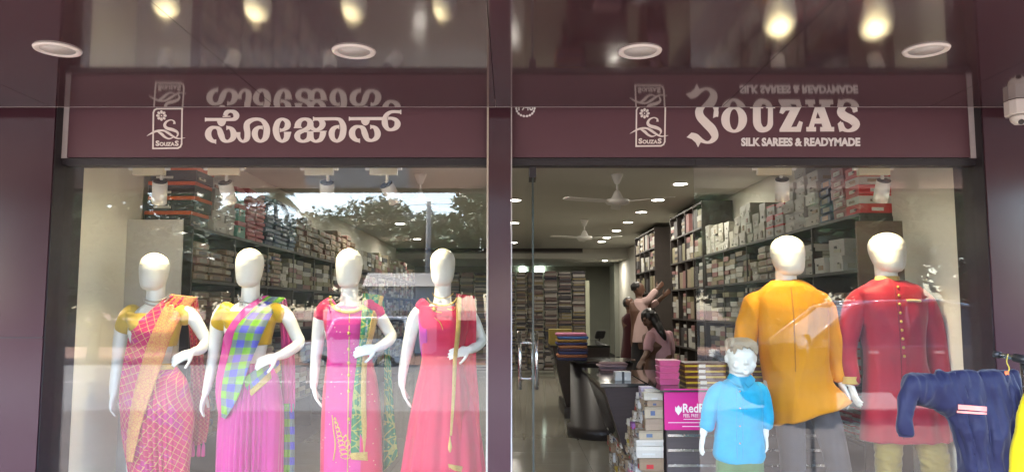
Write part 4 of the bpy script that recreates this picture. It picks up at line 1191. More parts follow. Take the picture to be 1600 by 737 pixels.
def kurti_fn(n, u, v, uv):
    o = n.coord('Object'); x = n.sep(o)[0]
    xc = PX(545, 600, 5.28)
    m = n.math('LESS_THAN', n.math('ABSOLUTE', n.math('SUBTRACT', x, xc-.01)), .125)
    c = n.mix(m, (.60, .02, .09), (.64, .035, .25))
    dots = n.math('LESS_THAN', n.vor(26, o), .10)
    c = n.mix(n.math('MULTIPLY', dots, .8), c, (.75, .5, .35))
    return c
FB['kurti'] = fab('kurti_pink', kurti_fn, .5)
FB['green'] = fab('dupatta_green', brocade((.03, .20, .075), (.36, .38, .08), 34, .32), .5)
FB['gown'] = fab('gown_red', solid((.62, .018, .085), .12, 4), .6)
FB['gownm'] = fab('gown_magenta', solid((.52, .012, .30), .1, 4), .6)
FB['net'] = fab('dupatta_red', solid((.58, .02, .06), .12, 9), .6)
FB['mustard'] = fab('kurta_mustard', solid((.70, .27, .002), .07, 5), .65, .2)
FB['maroon'] = fab('sherwani_red', solid((.34, .008, .028), .15, 9), .5, .4)
FB['aqua'] = fab('shirt_aqua', solid((.005, .36, .58), .14, 24), .8, .2)
FB['grey'] = fab('trouser_grey', solid((.085, .075, .08), .15, 12), .8)
FB['goldtr'] = fab('trouser_gold', solid((.30, .22, .05), .25, 14), .35, .5)
FB['greentr'] = fab('trouser_green', solid((.10, .19, .075), .15, 18), .8)
silver = plain('old_silver', (.45, .42, .38), .35, .2, 60, metal=1); goldm = plain('gold_trim', (.65, .44, .10), .35, .2, 60, metal=.6)
DF = 5.28
DN = (0, -.2, -1)
# --- red and gold saree
f1 = body('mannequin', 'white mannequin in pink red saree with gold lattice and yellow blouse', DF, (242, 395, 453, 21), (242, 474), None,
  [dict(path=((203, 488, .01, .052), (192, 505, .01, .050), (186, 545, .02, .043), (183, 570, .03, .037), (179, 598, .0, .033), (177, 616, -.01, .024)), tip=(174, 645, -.03), pn=(1, .1, 0), side=-1, curl=.3, s=.95),
   dict(path=((290, 486, .01, .050), (302, 497, .01, .047), (316, 520, .03, .042), (322, 532, .03, .038), (314, 545, -.03, .036), (302, 549, -.09, .028)), tip=(272, 562, -.15), pn=(-.2, .8, -.6), side=1, curl=.35, s=1.0)])
garment('blouse', FB['blouse1'], f1, [[(212, 486, .005, .064), (201, 497, .005, .066), (194, 512, .01, .062)], [(280, 487, .005, .06), (292, 496, .005, .06)]],
  [[(489, 199, 287, .100, 0), (496, 200, 286, .112, 0), (510, 205, 280, .133, -.015), (528, 208, 276, .125, -.01), (540, 211, 273, .108, 0)]], .006, 4, (.002, 9, 2))
skirt('saree_skirt', FB['saree1'], f1, [(572, 212, 275), (590, 203, 288), (620, 194, 298), (650, 192, 302), (690, 196, 298), (737, 204, 293), (800, 208, 290), (860, 206, 292)], .72, (.026, 40, 3.35, .40), (.008, 7))
drape('saree_pallu', FB['saree1'], f1, [(264, 461), (236, 484), (205, 515), (197, 545), (190, 580), (186, 620), (190, 665), (200, 712)], [(290, 464), (272, 490), (254, 525), (240, 565), (228, 610), (216, 655), (208, 695), (204, 722)], .020, fold=(.003, 3), dy=lambda u, f: -.085*f)
drape('gold_border', FB['gold1'], f1, [(268, 459), (252, 488), (235, 525), (222, 565), (211, 605), (203, 645), (198, 690), (198, 720)], [(309, 464), (286, 492), (268, 525), (254, 565), (240, 605), (226, 645), (214, 690), (207, 722)], .027, 16, fold=(.002, 2), dy=lambda u, f: -.09*f)
drape('hip_belt', FB['goldband'], f1, [(222, 571), (222, 579)], [(277, 566), (277, 576)], .03, 20, 8, fold=(0, 1))
drape('shoulder_fall', FB['pallu1'], f1, [(283, 463), (292, 490), (298, 560), (296, 640), (290, 700)], [(309, 466), (312, 495), (318, 560), (328, 640), (322, 690)], .0, 30, 50, fold=(.012, 3), over=lambda x, z, y, u, f: DF+.10+.03*f)
for px in (302, 311, 318):
    a = P(px, 693, DF+.125); MB().lathe([(.004, .02), (.006, .0), (.011, -.01), (.014, -.08), (.008, -.085)], a, 10).build('tassel', FB['pinkedge'], f1[0], True)
beads(f1, [(222, 462), (226, 472), (240, 477), (254, 474), (264, 464)], .0075, 'necklace', silver); beads(f1, [(220, 459), (226, 467), (240, 471), (254, 468), (265, 460)], .006, 'necklace', silver)
# --- checked saree
f2 = body('mannequin', 'white mannequin in magenta saree with green blue checked drape', DF, (391, 388, 448, 21), (390, 470), None,
  [dict(path=((350, 484, .01, .052), (341, 500, .01, .050), (336, 540, .02, .043), (332, 565, .02, .037), (326, 595, .0, .032), (321, 614, -.01, .024)), tip=(313, 644, -.03), pn=(1, .1, 0), side=-1, curl=.28, s=.98),
   dict(path=((434, 484, .01, .050), (448, 494, .01, .047), (462, 522, .03, .042), (467, 536, .02, .038), (448, 550, -.05, .036), (433, 556, -.10, .028)), tip=(400, 568, -.15), pn=(-.2, .8, -.6), side=1, curl=.35, s=1.02)])
garment('blouse', FB['blouse2'], f2, [[(360, 482, .005, .064), (350, 493, .005, .066), (343, 506, .01, .062)], [(426, 483, .005, .06), (440, 492, .005, .06)]],
  [[(486, 347, 434, .100, 0), (493, 348, 433, .112, 0), (506, 353, 428, .133, -.015), (524, 356, 424, .125, -.01), (538, 359, 421, .108, 0)]], .006, 4, (.002, 9, 4))
skirt('saree_skirt', FB['mag'], f2, [(566, 360, 425), (590, 352, 434), (620, 345, 440), (650, 342, 442), (690, 340, 441), (737, 339, 440), (800, 339, 440), (860, 337, 442)], .70, (.028, 36, 3.30, .42), (.009, 6))
drape('hip_wrap', FB['check'], f2, [(381, 590), (384, 604), (392, 616)], [(434, 552), (436, 560), (437, 568)], .030, 30, 24, fold=(.002, 2))
drape('gold_band', FB['goldband'], f2, [(388, 611), (393, 618)], [(437, 566), (439, 577)], .034, 26, 8, fold=(.001, 2))
drape('saree_pallu', FB['check'], f2, [(412, 462), (385, 484), (364, 512), (356, 545), (348, 580), (342, 615), (345, 650)], [(446, 465), (428, 486), (413, 515), (400, 545), (388, 575), (372, 620), (352, 654)], .024, 30, fold=(.003, 3), dy=lambda u, f: -.06*f)
drape('pink_edge', FB['pinkedge'], f2, [(408, 463), (378, 484), (352, 520), (345, 555), (338, 590), (337, 620), (342, 648)], [(420, 461), (396, 482), (370, 510), (360, 545), (350, 582), (345, 615), (346, 650)], .027, 12, fold=(.001, 1), dy=lambda u, f: -.06*f)
drape('shoulder_fall', FB['pinkedge'], f2, [(424, 464), (436, 490), (440, 560), (440, 640), (438, 655)], [(447, 467), (452, 500), (460, 560), (461, 620), (460, 640)], .0, 24, 50, fold=(.010, 2.5), over=lambda x, z, y, u, f: DF+.10+.03*f)
drape('fall_checks', FB['check'], f2, [(440, 630), (441, 690), (440, 800), (440, 850)], [(459, 630), (460, 690), (459, 800), (459, 850)], .0, 24, 50, fold=(.008, 2.5), over=lambda x, z, y, u, f: DF+.118+.02*f)
beads(f2, [(372, 461), (377, 469), (390, 474), (402, 470), (410, 460)], .0065, 'necklace', silver, drop=.035)
# --- pink kurti with green dupatta
f3 = body('mannequin', 'white mannequin in pink kurti with green gold scarf on one shoulder', DF, (546, 388, 449, 20.5), (545, 472), None,
  [dict(path=((508, 486, .01, .050), (500, 500, .01, .048), (496, 540, .02, .042), (493, 562, .02, .036), (491, 590, .0, .031), (490, 604, -.01, .024)), tip=(497, 631, -.03), pn=(1, .1, 0), side=-1, curl=.25, s=.95),
   dict(path=((584, 484, .01, .048), (594, 496, .01, .046), (606, 515, .03, .041), (611, 527, .02, .038), (599, 538, -.06, .035), (588, 543, -.11, .028)), tip=(556, 549, -.16), pn=(-.1, .85, -.4), side=1, curl=.3, s=1.0)])
k3 = garment('kurti', FB['kurti'], f3, [[(517, 474, .004, .046), (507, 482, .004, .050), (501, 494, .006, .050)], [(575, 473, .004, .046), (585, 481, .004, .050), (591, 492, .006, .050)]],
  [[(478, 506, 586, .080, 0), (495, 507, 584, .115, -.008), (515, 509, 580, .137, -.018), (535, 512, 578, .120, -.006), (560, 512, 580, .108, 0), (590, 508, 588, .122, .005), (620, 505, 593, .132, .008), (660, 503, 596, .135, .008), (737, 502, 597, .14, .008), (800, 501, 598, .145, .008), (822, 501, 598, .145, .008)]], .0065, 5, (.004, 4, 3), (1.6, 1, .35))
def strokes_on(fig, name, mat, lines, off, parent=None, w0=1.0):
    """raised embroidery lines given in pixels (x,y,width)"""
    t, nb, d, tab = fig; m = MB()
    dg = bpy.context.evaluated_depsgraph_get()
    for ln in lines:
        pts = []
        for (px, py, w) in catmull([tuple(map(float, p)) for p in ln], 5) if len(ln) > 2 else ln:
            o_ = Vector((0, 0, CAMZ)); dr = (P(px, py, d)-o_).normalized()
            ok, loc, nrm, idx = parent.ray_cast(o_, dr)
            if ok: q = loc-dr*off
            else: q = P(px, py, d-.12)
            pts.append((*q, w*d/F/2))
        m.tube(pts, 8, k=1)
    return m.build(name, mat, t, True)
def inv(o): return o
strokes_on(f3, 'neck_trim', goldm, [[(516, 463, 4), (517, 472, 5), (524, 481, 6), (535, 486, 6.5), (546, 487, 7), (557, 485, 6.5), (567, 479, 6)]], .002, k3)
strokes_on(f3, 'placket', goldm, [[(546, 490, 1.6), (545, 560, 1.6), (544, 640, 1.6), (543, 737, 1.6)]], .000, k3)
for py in (520, 545, 566, 585, 610, 654):
    strokes_on(f3, 'button', goldm, [[(545, py-1.5, 4.5), (545, py+1.5, 4.5)]], .001, k3)
em = []
for i in range(9):
    y = 655+i*7; w = 3+i*1.6; x = 522+i*1.2
    em += [[(x, y, 1.6), (x+w*.6, y-3, 2.4), (x+w, y+2, 1.6), (x+w*.5, y+5, 1.6), (x+1, y+2, 1.4)]]
    if i > 3: em += [[(x+w, y, 1.5), (x+w+5, y-4, 2.2), (x+w+7, y+2, 1.5)]]
em += [[(519, 648, 1.5), (521, 670, 1.8), (524, 695, 2.2), (521, 718, 2)]]
strokes_on(f3, 'embroidery', goldm, em, .0, k3)
drape('green_scarf', FB['green'], f3, [(567, 457), (565, 490), (562, 530), (558, 560), (552, 610), (549, 660), (548, 712)], [(597, 461), (589, 490), (580, 530), (572, 560), (570, 610), (569, 660), (572, 712)], .026, 20, fold=(.004, 2), dy=lambda u, f: -.022)
drape('scarf_gold_edge', FB['goldband'], f3, [(589, 460), (582, 490), (574, 530), (566, 560), (564, 610), (565, 660), (569, 716)], [(600, 463), (592, 492), (582, 530), (574, 560), (572, 610), (573, 660), (577, 716)], .034, 8, fold=(.001, 1), dy=lambda u, f: -.022)
drape('scarf_end', FB['goldband'], f3, [(547, 707), (549, 717)], [(577, 705), (575, 719)], .036, 20, 8, fold=(.003, 2), dy=lambda u, f: -.026)
drape('scarf_fall', FB['green'], f3, [(594, 470), (600, 540), (600, 640), (600, 735)], [(600, 470), (610, 560), (616, 650), (622, 712)], 0, 14, 40, fold=(.008, 2), over=lambda x, z, y, u, f: DF+.11)
# --- red gown
f4 = body('mannequin', 'white mannequin in red flared gown with gold edged red scarf', DF, (692, 388, 446, 19.5), (691, 472), None,
  [dict(path=((656, 487, .01, .050), (647, 500, .01, .047), (638, 540, .02, .042), (633, 562, .02, .036), (629, 585, .0, .031), (628, 602, -.01, .024)), tip=(637, 634, -.03), pn=(1, .1, 0), side=-1, curl=.2, s=.98),
   dict(path=((728, 486, .01, .048), (738, 498, .01, .046), (748, 520, .03, .041), (752, 532, .02, .037), (742, 542, -.06, .034), (733, 546, -.11, .027)), tip=(704, 552, -.16), pn=(-.1, .85, -.4), side=1, curl=.3, s=.95)])
k4 = garment('gown_bodice', FB['gown'], f4, [[(664, 473, .004, .042), (658, 480, .004, .044)], [(718, 473, .004, .042), (724, 480, .004, .044)]],
  [[(478, 655, 730, .080, 0), (495, 655, 728, .115, -.008), (515, 657, 726, .137, -.018), (535, 659, 725, .118, -.006), (558, 660, 726, .106, 0), (575, 658, 729, .112, 0)]], .0065, 5, (.002, 6, 5))
skirt('gown_skirt', FB['gown'], f4, [(555, 660, 727), (575, 657, 730), (610, 649, 738), (650, 641, 746), (690, 634, 752), (737, 627, 758), (800, 620, 764), (850, 616, 768)], .78, (0, 0, 0, .2), (.012, 13))
drape('side_panel', FB['gownm'], f4, [(654, 490), (655, 520), (657, 545), (660, 566)], [(666, 492), (667, 520), (667, 545), (664, 566)], .016, 8, 30, fold=(0, 1))
strokes_on(f4, 'neck_embroidery', goldm, [[(668, 465, 2), (674, 473, 2.5), (690, 477, 2.8), (706, 474, 2.5), (714, 466, 2)], [(673, 480, 1), (680, 486, 1.4), (690, 488, 1.4)], [(699, 482, 1), (708, 484, 1.4), (712, 478, 1)], [(679, 496, 1), (688, 504, 1.2), (692, 515, 1)]], .001, k4)
strokes_on(f4, 'brooch', goldm, [[(677, 483, 7), (680, 483, 7)]], .002, k4)
drape('red_scarf', FB['net'], f4, [(713, 458), (714, 490), (713, 530), (712, 560), (712, 620), (712, 680), (712, 725)], [(741, 462), (744, 490), (744, 530), (744, 570), (748, 620), (750, 680), (752, 725)], .020, 26, fold=(.006, 3), dy=lambda u, f: -.035-.045*f)
drape('scarf_gold_edge', FB['goldband'], f4, [(712, 464), (713, 500), (711, 530), (708, 560), (706, 620), (703, 680)], [(721, 464), (720, 500), (718, 530), (714, 560), (711, 620), (706, 680)], .034, 8, fold=(.001, 1), dy=lambda u, f: -.045-.06*f)
a = P(703, 684, DF-.19); MB().lathe([(.003, .012), (.005, -.01), (.014, -.055), (.009, -.085), (.001, -.11)], a, 10).build('scarf_tassel', FB['goldband'], f4[0], True)
drape('scarf_hem', FB['goldband'], f4, [(700, 724), (702, 733)], [(752, 733), (752, 742)], .036, 24, 6, fold=(.004, 3), dy=lambda u, f: -.085)
beads(f4, [(676, 458), (680, 463), (691, 466), (702, 463), (708, 458)], .0035, 'necklace', goldm)

# --- male mannequins
M_RINGS = [(.03, .058, .056, 0), (0, .070, .062, 0), (-.03, .120, .076, .005), (-.06, .175, .088, .005), (-.11, .185, .105, 0), (-.20, .18, .122, -.01), (-.32, .165, .115, -.004), (-.44, .155, .105, 0), (-.56, .162, .11, .004), (-.66, .168, .118, .008), (-.76, .165, .118, .01), (-.84, .155, .11, .01)]
DMn = 5.34
f5 = body('mannequin', 'white male mannequin in mustard yellow kurta and grey trousers', DMn, (1230, 368, 430, 24.5), (1228, 446), None,
  [dict(path=((1180, 472, .01, .058), (1170, 490, .01, .055), (1163, 535, .02, .047), (1160, 570, .0, .042), (1158, 610, -.02, .036), (1157, 640, -.03, .028)), tip=(1156, 672, -.05), pn=(1, .1, 0), side=-1, curl=.3),
   dict(path=((1278, 472, .01, .058), (1292, 488, .01, .055), (1302, 530, .03, .047), (1308, 556, .03, .042), (1314, 585, .0, .035), (1317, 602, -.01, .028)), tip=(1329, 632, -.03), pn=(-1, .1, 0), side=1, curl=.3)],
  M_RINGS, 1.0, turn=R(14), legs=[[(1234, 640, 0), (1238, 690, 0), (1241, 740, .01), (1244, 795, .02)], [(1284, 640, 0), (1300, 690, -.02), (1314, 740, -.03), (1322, 795, -.02)]])
k5 = garment('kurta', FB['mustard'], f5, [[(1196, 464, .005, .066), (1179, 479, .005, .076), (1167, 515, .015, .070), (1160, 560, .01, .064), (1158, 610, -.01, .058), (1157, 628, -.015, .056)], [(1266, 464, .005, .066), (1284, 481, .005, .076), (1296, 520, .02, .064), (1306, 560, .02, .058), (1311, 590, .0, .052)]],
  [[(440, 1207, 1251, .086, 0), (448, 1194, 1264, .104, 0), (460, 1178, 1284, .118, 0), (480, 1178, 1288, .146, 0), (520, 1186, 1288, .156, -.004), (560, 1192, 1292, .146, 0), (600, 1198, 1300, .138, .0), (630, 1204, 1312, .148, .0), (644, 1208, 1318, .15, .0)]], .0075, 4, (.015, 4.6, 6), (1.7, 1, .5))
# hem: drop the viewer-left side, lift the other
for v in k5.data.vertices:
    if v.co.z < 1.0:
        t_ = (1.0-v.co.z)/.3; xr = (v.co.x-PX(1262, 640, DMn))/.24
        v.co.z += -.055*xr*-1*t_ if False else (.105*xr*t_)
        v.co.x += .05*max(0, xr)*t_
collar = MB(); nb5 = P(1229, 446, DMn)
collar.loft([ell((nb5.x, DMn+.005, nb5.z+z), a, a*1.0, 28) for z, a in ((-.01, .088), (.035, .074), (.036, .068), (-.01, .080))], cap=False); collar.build('collar', FB['mustard'], f5[0], True)
def opening(fig, pts, mat, kp, name='placket'): return strokes_on(fig, name, mat, [pts], -.001, kp)
opening(f5, [(1236, 449, 2), (1240, 490, 2), (1242, 540, 2), (1243, 580, 2)], plain('mustard_seam', (.42, .15, .002), .8), k5)
garment('trousers', FB['grey'], f5, [[(1232, 630, 0, .105), (1236, 680, 0, .092), (1240, 737, .01, .082), (1244, 850, .02, .072)], [(1282, 628, 0, .105), (1298, 680, -.02, .090), (1312, 737, -.03, .080), (1330, 850, -.02, .070)]], [], .008, 5, (.004, 5, 7))
f6 = body('mannequin', 'white male mannequin in red sherwani with gold buttons and trousers', DMn, (1385, 363, 425, 25), (1388, 444), None,
  [dict(path=((1346, 470, .01, .058), (1332, 488, .01, .055), (1323, 530, .02, .047), (1321, 555, .02, .042), (1326, 585, -.02, .034), (1329, 600, -.03, .028)), tip=(1338, 628, -.06), pn=(1, .1, 0), side=-1, curl=.3),
   dict(path=((1430, 468, .01, .058), (1447, 484, .01, .055), (1460, 530, .03, .047), (1466, 565, .02, .042), (1470, 600, -.01, .034), (1470, 620, -.02, .028)), tip=(1466, 650, -.04), pn=(-1, .1, 0), side=1, curl=.3)],
  M_RINGS, 1.0, turn=R(16), legs=[[(1390, 640, 0), (1388, 690, 0), (1388, 740, .01), (1389, 795, .02)], [(1440, 640, 0), (1454, 690, 0), (1461, 740, -.01), (1463, 795, 0)]])
k6 = garment('sherwani', FB['maroon'], f6, [[(1356, 462, .005, .066), (1338, 477, .005, .077), (1326, 515, .012, .070), (1322, 550, .01, .062), (1326, 580, -.02, .055), (1328, 594, -.025, .054)], [(1424, 462, .005, .066), (1443, 477, .005, .077), (1457, 515, .02, .070), (1464, 555, .01, .062), (1469, 590, -.01, .056), (1471, 612, -.015, .054)]],
  [[(438, 1366, 1413, .086, 0), (446, 1350, 1430, .104, 0), (458, 1336, 1444, .120, 0), (480, 1340, 1444, .144, 0), (520, 1350, 1440, .152, 0), (560, 1355, 1442, .142, 0), (600, 1353, 1452, .14, 0), (640, 1350, 1466, .15, 0), (686, 1348, 1486, .155, 0)]], .0075, 4, (.012, 4.6, 9), (1.7, 1, .45))
nb6 = P(1388, 444, DMn)
cm = MB(); cm.loft([ell((nb6.x-.005, DMn+.005, nb6.z+z), a, a, 28) for z, a in ((-.015, .092), (.055, .076), (.056, .070), (-.015, .084))], cap=False); cm.build('collar', FB['goldband'], f6[0], True)
for i in range(9):
    x, y = lerp(1403, 1413, i/8), lerp(448, 556, i/8)
    strokes_on(f6, 'button', goldm, [[(x-.6, y, 4.6), (x+.6, y, 4.6)]], .004, k6)
strokes_on(f6, 'pocket_trim', FB['goldband'], [[(1417, 469, 4), (1428, 469, 4), (1438, 470, 4)]], .0, k6)
opening(f6, [(1398, 448, 1.8), (1404, 500, 1.8), (1408, 560, 1.8), (1412, 685, 1.8)], plain('red_seam', (.18, .005, .015), .8), k6)
for px, py, dy in ((1328, 594, -.025), (1471, 612, -.015)):
    c_ = P(px, py, DMn+dy); MB().loft([ell(c_+Vector((0, 0, z)), .060, .060, 24) for z in (-.020, .030)], cap=False).build('cuff', FB['goldband'], f6[0], True)
garment('trousers', FB['goldtr'], f6, [[(1388, 660, 0, .10), (1388, 700, 0, .086), (1388, 737, .01, .078), (1390, 850, .02, .06)], [(1446, 660, 0, .11), (1456, 700, 0, .096), (1462, 737, -.01, .088), (1464, 850, 0, .07)]], [], .008, 4, (.008, 9, 3), (1, 1, 2.2))

# --- child mannequin with a face
def child_head(mb, cx, top, chin, hw, d, turn):
    t, c, w = egg_head(mb, cx, top+3, chin, hw*.93, d, 0)
    H = t.z-c.z; fy = d-w*1.13
    def at(u, h, y=0): return (t.x+u*w, fy+y, c.z+H*h)
    mb.tube([(*at(0, .52, .010), .008), (*at(0, .42, .000), .010), (*at(0, .36, -.008), .013)], 10, k=3)           # nose
    for s in (-1, 1):
        mb.tube([(*at(s*.15, .365, .006), .007), (*at(s*.10, .35, .002), .007)], 8, k=2)
        mb.tube([(*at(s*.22, .56, .012), .007), (*at(s*.42, .575, .012), .008), (*at(s*.62, .54, .026), .006)], 8, k=3)  # brow
        mb.tube([(*at(s*.30, .49, .020), .010), (*at(s*.48, .49, .024), .010)], 8, k=2)   # lids
        mb.tube([(*at(s*.55, .34, .040), .030), (*at(s*.45, .26, .035), .028)], 10, k=2)  # cheeks
        mb.loft([ell((t.x+s*w*1.0, d+.005, c.z+H*z), .010*k, .020*k, 12) for z, k in ((.34, .5), (.38, .9), (.46, 1.1), (.54, 1.1), (.58, .6))])   # ears
    mb.tube([(*at(-.26, .215, .018), .005), (*at(0, .222, .004), .0075), (*at(.26, .215, .018), .005)], 8, k=3)
    mb.tube([(*at(-.20, .185, .018), .005), (*at(0, .178, .006), .0085), (*at(.20, .185, .018), .005)], 8, k=3)
    mb.tube([(*at(-.1, .06, .018), .018), (*at(.1, .06, .018), .018)], 10, k=2)
C_RINGS = [(.03, .040, .040, 0), (0, .048, .044, 0), (-.025, .085, .055, .004), (-.05, .12, .066, .004), (-.10, .125, .08, 0), (-.20, .118, .088, -.004), (-.30, .112, .088, -.004), (-.38, .116, .09, 0), (-.46, .12, .092, .004), (-.54, .115, .09, .004)]
DC = 5.06
f7 = body('child_mannequin', 'white child mannequin with sculpted hair wearing an aqua blue shirt', DC, (1157, 531, 583, 24), (1156, 594), None,
  [dict(path=((1122, 612, .01, .042), (1113, 625, .01, .040), (1106, 648, .01, .034), (1104, 660, .0, .031), (1100, 672, -.01, .026), (1099, 678, -.015, .022)), tip=(1094, 706, -.03), pn=(1, .1, 0), side=-1, curl=.25, s=.82),
   dict(path=((1186, 612, .01, .042), (1194, 625, .01, .040), (1196, 648, .01, .034), (1196, 660, .0, .031), (1195, 672, -.01, .026), (1196, 680, -.015, .022)), tip=(1199, 712, -.03), pn=(-1, .1, 0), side=1, curl=.45, s=.82)],
  C_RINGS, 1.0, head_fn=child_head, vox=.0038, feet=PLAT)
hm = MB(); ht = P(1157, 529, DC); hr = 21.0*DC/F
for i in range(46):                                     # sculpted locks swept sideways
    a = random.uniform(-1.0, 1.0); b = random.uniform(-1, 1)
    p0 = Vector((ht.x-.030+a*.03, DC+b*.05, ht.z-.004)); s = 1 if i % 3 else -1
    q = Vector((ht.x+s*hr*random.uniform(.7, 1.02), DC-hr*.2+b*hr*.9, ht.z-random.uniform(.045, .105)))
    mid = (p0+q)/2+Vector((s*.01, -.012 if b < 0 else .012, .020))
    hm.tube([(*p0, .013), (*mid, .014), (*q, .007)], 8, k=4)
for i in range(14):                                     # fringe
    u = i/13; x = lerp(-.88, .9, u)
    hm.tube([(ht.x-.02, DC-hr*.55, ht.z-.012, .012), (ht.x+x*hr*.8, DC-hr*1.02, ht.z-.022, .012), (ht.x+x*hr*.98+.006, DC-hr*(1.22-.40*abs(x)), ht.z-.046-.03*abs(x)-.010*math.sin(i*2.1), .007)], 8, k=4)
hm.loft([ell((ht.x, DC+.012, ht.z+z), hr*k, hr*k*1.1, 24) for z, k in ((-.11, .92), (-.06, 1.0), (-.03, .9), (-.010, .6), (0, .3))])
hair_m = plain('sculpted_hair', (.40, .31, .21), .5, .25, 40)
hro = hm.build('hair', hair_m, f7[0], True); remesh(hro, .0042, 2)
k7 = garment('shirt', FB['aqua'], f7, [[(1130, 604, .004, .042), (1119, 614, .004, .052), (1110, 636, .008, .050), (1106, 656, .0, .046), (1104, 666, -.004, .047)], [(1180, 604, .004, .042), (1189, 614, .004, .052), (1195, 636, .008, .050), (1197, 656, .0, .046), (1196, 664, -.004, .047)]],
  [[(588, 1142, 1171, .056, 0), (595, 1131, 1179, .070, 0), (608, 1119, 1190, .084, 0), (630, 1119, 1190, .100, 0), (660, 1120, 1190, .104, 0), (690, 1117, 1193, .106, 0), (712, 1116, 1194, .108, 0), (720, 1122, 1190, .106, 0)]], .0058, 4, (.0045, 6, 4), (.9, 1, 1.3))
for s in (-1, 1):
    c_ = P(1156, 592, DC); m = MB()
    pts = [(s*.004, -.078, -.012), (s*.030, -.072, .020), (s*.058, -.045, .036), (s*.064, .0, .040)]
    outp = [(s*.026, -.104, -.040), (s*.062, -.082, -.018), (s*.086, -.050, .004), (s*.084, .0, .012)]
    V = [Vector((c_.x+x, DC+y, c_.z+z)) for x, y, z in pts]+[Vector((c_.x+x, DC+y, c_.z+z)) for x, y, z in outp]
    m.add(V+[v+Vector((0, .003, -.004)) for v in V], [(0, 1, 5, 4), (1, 2, 6, 5), (2, 3, 7, 6), (8, 12, 13, 9), (9, 13, 14, 10), (10, 14, 15, 11), (4, 5, 13, 12), (5, 6, 14, 13), (6, 7, 15, 14)]).build('collar', FB['aqua'], f7[0], True)
strokes_on(f7, 'placket', plain('aqua_seam', (.012, .30, .45), .8), [[(1151, 603, 1.2), (1151, 660, 1.2), (1152, 716, 1.2)], [(1161, 603, 1.2), (1161, 660, 1.2), (1161, 716, 1.2)]], -.001, k7)
for py in (611, 637, 665, 692): strokes_on(f7, 'button', M['steel'], [[(1155.5, py, 3.6), (1156.5, py, 3.6)]], .002, k7)
garment('trousers', FB['greentr'], f7, [[(1138, 716, 0, .066), (1136, 760, 0, .058), (1136, 810, .01, .05)], [(1172, 716, 0, .066), (1176, 760, 0, .058), (1176, 810, .01, .05)]], [[(700, 1126, 1186, .098, 0), (720, 1120, 1191, .104, 0), (742, 1120, 1192, .102, 0)]], .006, 4, (.003, 7, 7))

# ------------------------------------------------------------------ people in the shop
SKIN = plain('skin', (.13, .065, .042), .5, .08); HAIR = plain('black_hair', (.012, .010, .010), .4, .3, 60)
def person_head(mb, cx, top, chin, hw, d, turn):
    t, c, w = egg_head(mb, cx, top, chin, hw, d, turn)
    q = Matrix.Rotation(turn, 3, 'Z'); H = t.z-c.z
    def at(x, y, h): return tuple(Vector((t.x, d, c.z+H*h))+q @ Vector((x*w, y*w, 0)))
    mb.tube([(*at(0, -1.1, .5), .010), (*at(0, -1.28, .38), .014)], 8, k=1)
    for s in (-1, 1): mb.loft([ell(at(s*1.0, .05, z), .012*k, .022*k, 10) for z, k in ((.36, .5), (.45, 1), (.55, 1), (.6, .5))])
    mb.tube([(*at(-.25, -1.05, .2), .008), (*at(.25, -1.05, .2), .008)], 8, k=1)
def person(label, d, head, neck, arms, rings, shirt, trousers, hair_fn, turn, wide=.95):
    fg = body('person', label, d, head, neck, None, arms, rings, wide, None, turn, 'person', SKIN, person_head, .0085, False, FLOOR)
    return fg
DP = 12.4
FB['peach'] = fab('shirt_peach', solid((.50, .35, .33)), .8); FB['rose'] = fab('shirt_rose', solid((.52, .30, .33)), .8); FB['darktr'] = fab('trouser_dark', solid((.02, .018, .02)), .8); FB['mar'] = fab('kurta_maroon', solid((.06, .015, .02)), .8)
g1 = person('person in peach checked tunic reaching up to the shelf boxes', DP, (997, 441, 461, 8.2), (1000, 467), [
    dict(path=((1008, 471, -.04, .05), (1014, 467, -.10, .045), (1021, 459, -.10, .042), (1027, 451, -.08, .034)), tip=(1034, 444, -.06), pn=(0, 1, 0), side=1, curl=.2),
    dict(path=((1008, 473, .10, .05), (1018, 475, .10, .045), (1028, 470, .10, .04), (1036, 463, .08, .032)), tip=(1043, 457, .06), pn=(0, 1, 0), side=1, curl=.2)], M_RINGS, None, None, None, R(70))
garment('tunic', FB['peach'], g1, [[(1006, 472, -.04, .075), (1013, 468, -.10, .062), (1020, 460, -.10, .056), (1024, 455, -.09, .05)], [(1007, 474, .08, .07), (1018, 476, .10, .058), (1026, 472, .10, .052)]],
  [[(466, 994, 1005, .07, 0), (471, 989, 1011, .11, 0), (485, 989, 1014, .125, 0), (510, 989, 1013, .13, 0), (534, 987, 1016, .15, 0)]], .010, 4, (.006, 5, 1))
garment('trousers', FB['darktr'], g1, [[(996, 530, 0, .10), (995, 565, 0, .085), (995, 600, 0, .07)], [(1008, 530, .05, .10), (1010, 565, .05, .085), (1011, 600, .05, .07)]], [], .012, 4, (.004, 5, 2))
def hair_cap(fig, cx, top, hw, d, drop, tail=None, name='hair'):
    m = MB(); t_ = P(cx, top, d); w = hw*d/F
    m.loft([ell((t_.x-.01, d+.02, t_.z+z), w*k, w*k*1.15, 22) for z, k in ((-drop, .95), (-drop*.6, 1.12), (-.05, 1.1), (-.015, .8), (.012, .3))])
    if tail:
        m.tube([(*P(x, y, d+dy), r) for x, y, dy, r in tail], 12)
    o = m.build(name, HAIR, fig[0], True); remesh(o, .009, 3); wrinkle(o, .004, 30, 2, (1, 1, .2)); return o
hair_cap(g1, 996, 441, 8.4, DP, .13)
